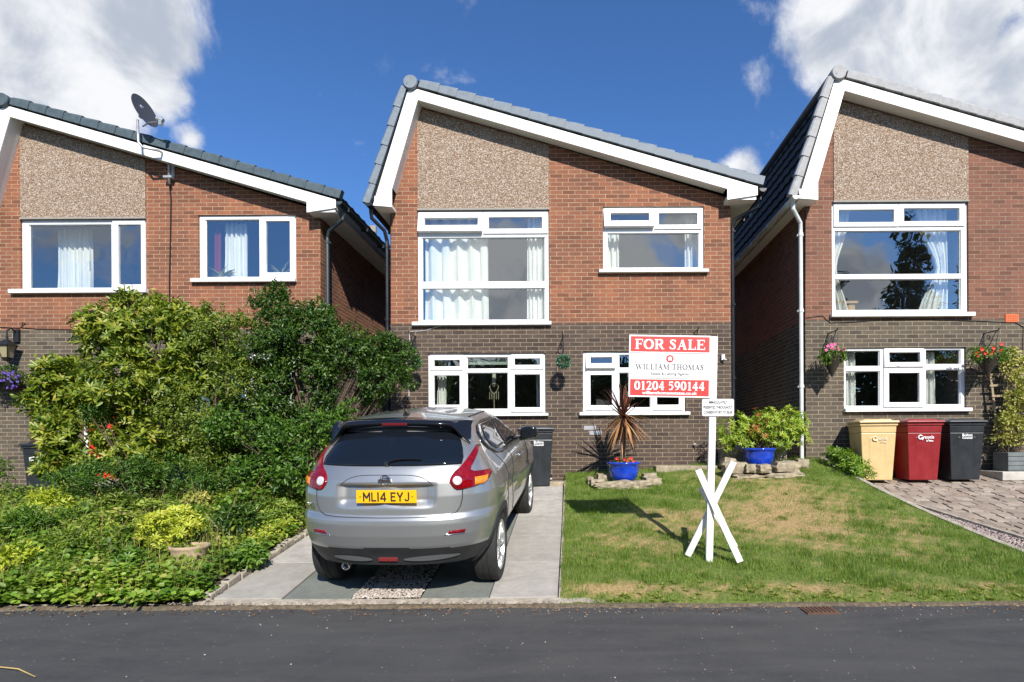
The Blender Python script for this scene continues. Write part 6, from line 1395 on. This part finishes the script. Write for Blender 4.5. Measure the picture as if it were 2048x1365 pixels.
    # rear diffuser, fog lamp, exhaust
    for x0, x1 in ((-.50, -.13), (.13, .62)):
        rows = []; mb = MB()
        def fn(u, k_):
            x = x0+(x1-x0)*u; w_ = sin(pi*min(1, max(0, u)))**.5; z = .405+(.028*w_ if k_ == 1 else (-.022*w_ if k_ == 2 else 0)); z = z+.02*(abs(x)/.6)**2
            z_ = max(.31, z); p_ = Sf(tx(abs(x), z_), z_); return (x, p_.y-(.012 if k_ else -.01), z_)
        mb.grid(lambda u, k_: fn(u, (1, 2)[k_]), lin(.02, .98, 18), range(2)); mb.build('diffuser_trim', mat('satin_grey', (.16, .17, .17), .35, metal=.4), e, smooth=True)
    py = Sf(0, .40).y; mb = MB(); mb.box(-.085, .085, py-.012, py+.02, .388, .425); mb.build('fog_lamp', mat('dark_red_fog', (.16, .02, .02), .3), e, bevel=.006)
    mb = MB(); Mx = Matrix.Rotation(pi/2, 3, 'X'); mb.lathe([(.026, -.12), (.034, -.12), (.036, 0), (.030, .004), (.026, 0), (.024, -.12)], 22, (-.43, .16, .305), Mx); mb.build('exhaust_pipe', M['chrome'], e, smooth=True)
    mb = MB(); mb.tube([(-.43, .2, .305), (-.43, .9, .29)], .03, 10); mb.build('exhaust_tube', M['cladding'], e)
    # wheels
    for sd in (1, -1):
        for ay, az in AX:
            az2 = az-.0; w = empty('wheel', (sd*.775, ay, RW-.015)); w.parent = e; w.name = 'wheel'
            bpy.data.objects.remove(w)
            mb = MB(); Mx = Matrix.Rotation(sd*pi/2, 3, 'Y'); prof = [(.235, -.095), (.245, -.105), (.30, -.112), (.330, -.104), (RW-.006, -.085), (RW, -.06), (RW, -.032), (RW-.006, -.030), (RW-.006, -.024), (RW, -.022), (RW, .022), (RW-.006, .024), (RW-.006, .030), (RW, .032), (RW, .06), (RW-.006, .085), (.330, .104), (.30, .112), (.245, .105), (.235, .095)]
            mb.lathe(prof, 56, (0, 0, 0), Mx); mb.lathe([(.0, .02), (.23, .02), (.23, -.09)], 40, (0, 0, 0), Mx)
            wo = mb.build('wheel', M['tyre'], e, loc=(sd*.765, ay, RW-.018)); smooth_angle(wo, 35)
            rm = MB(); rm.lathe([(.215, .055), (.228, .098), (.243, .104), (.243, .095), (.236, .05)], 50, (0, 0, 0), Mx)
            for k_ in range(5):
                for s_ in (-1, 1):
                    a = 2*pi*k_/5+.3; a2 = a+s_*.21; w0, w1 = .011, .015
                    p0 = Vector((cos(a+s_*.35)*.05, sin(a+s_*.35)*.05)); p1 = Vector((cos(a2)*.228, sin(a2)*.228)); d = (p1-p0).normalized(); n_ = Vector((-d.y, d.x))
                    def V3(p, h): q = Mx @ Vector((p.x, p.y, h)); return q
                    rm.hexa([V3(p0-n_*w0, .05), V3(p0+n_*w0, .05), V3(p1+n_*w1, .05), V3(p1-n_*w1, .05)], [V3(p0-n_*w0*.8, .082), V3(p0+n_*w0*.8, .082), V3(p1+n_*w1*.8, .095), V3(p1-n_*w1*.8, .095)])
            rm.lathe([(0, .09), (.03, .09), (.055, .078), (.055, .05)], 24, (0, 0, 0), Mx); rm.build('rim', M['alloy'], wo)
            br = MB(); br.lathe([(0, .03), (.145, .03), (.145, .01)], 30, (0, 0, 0), Mx); br.build('brake_disc', M['seam'], wo)
    return e
car()
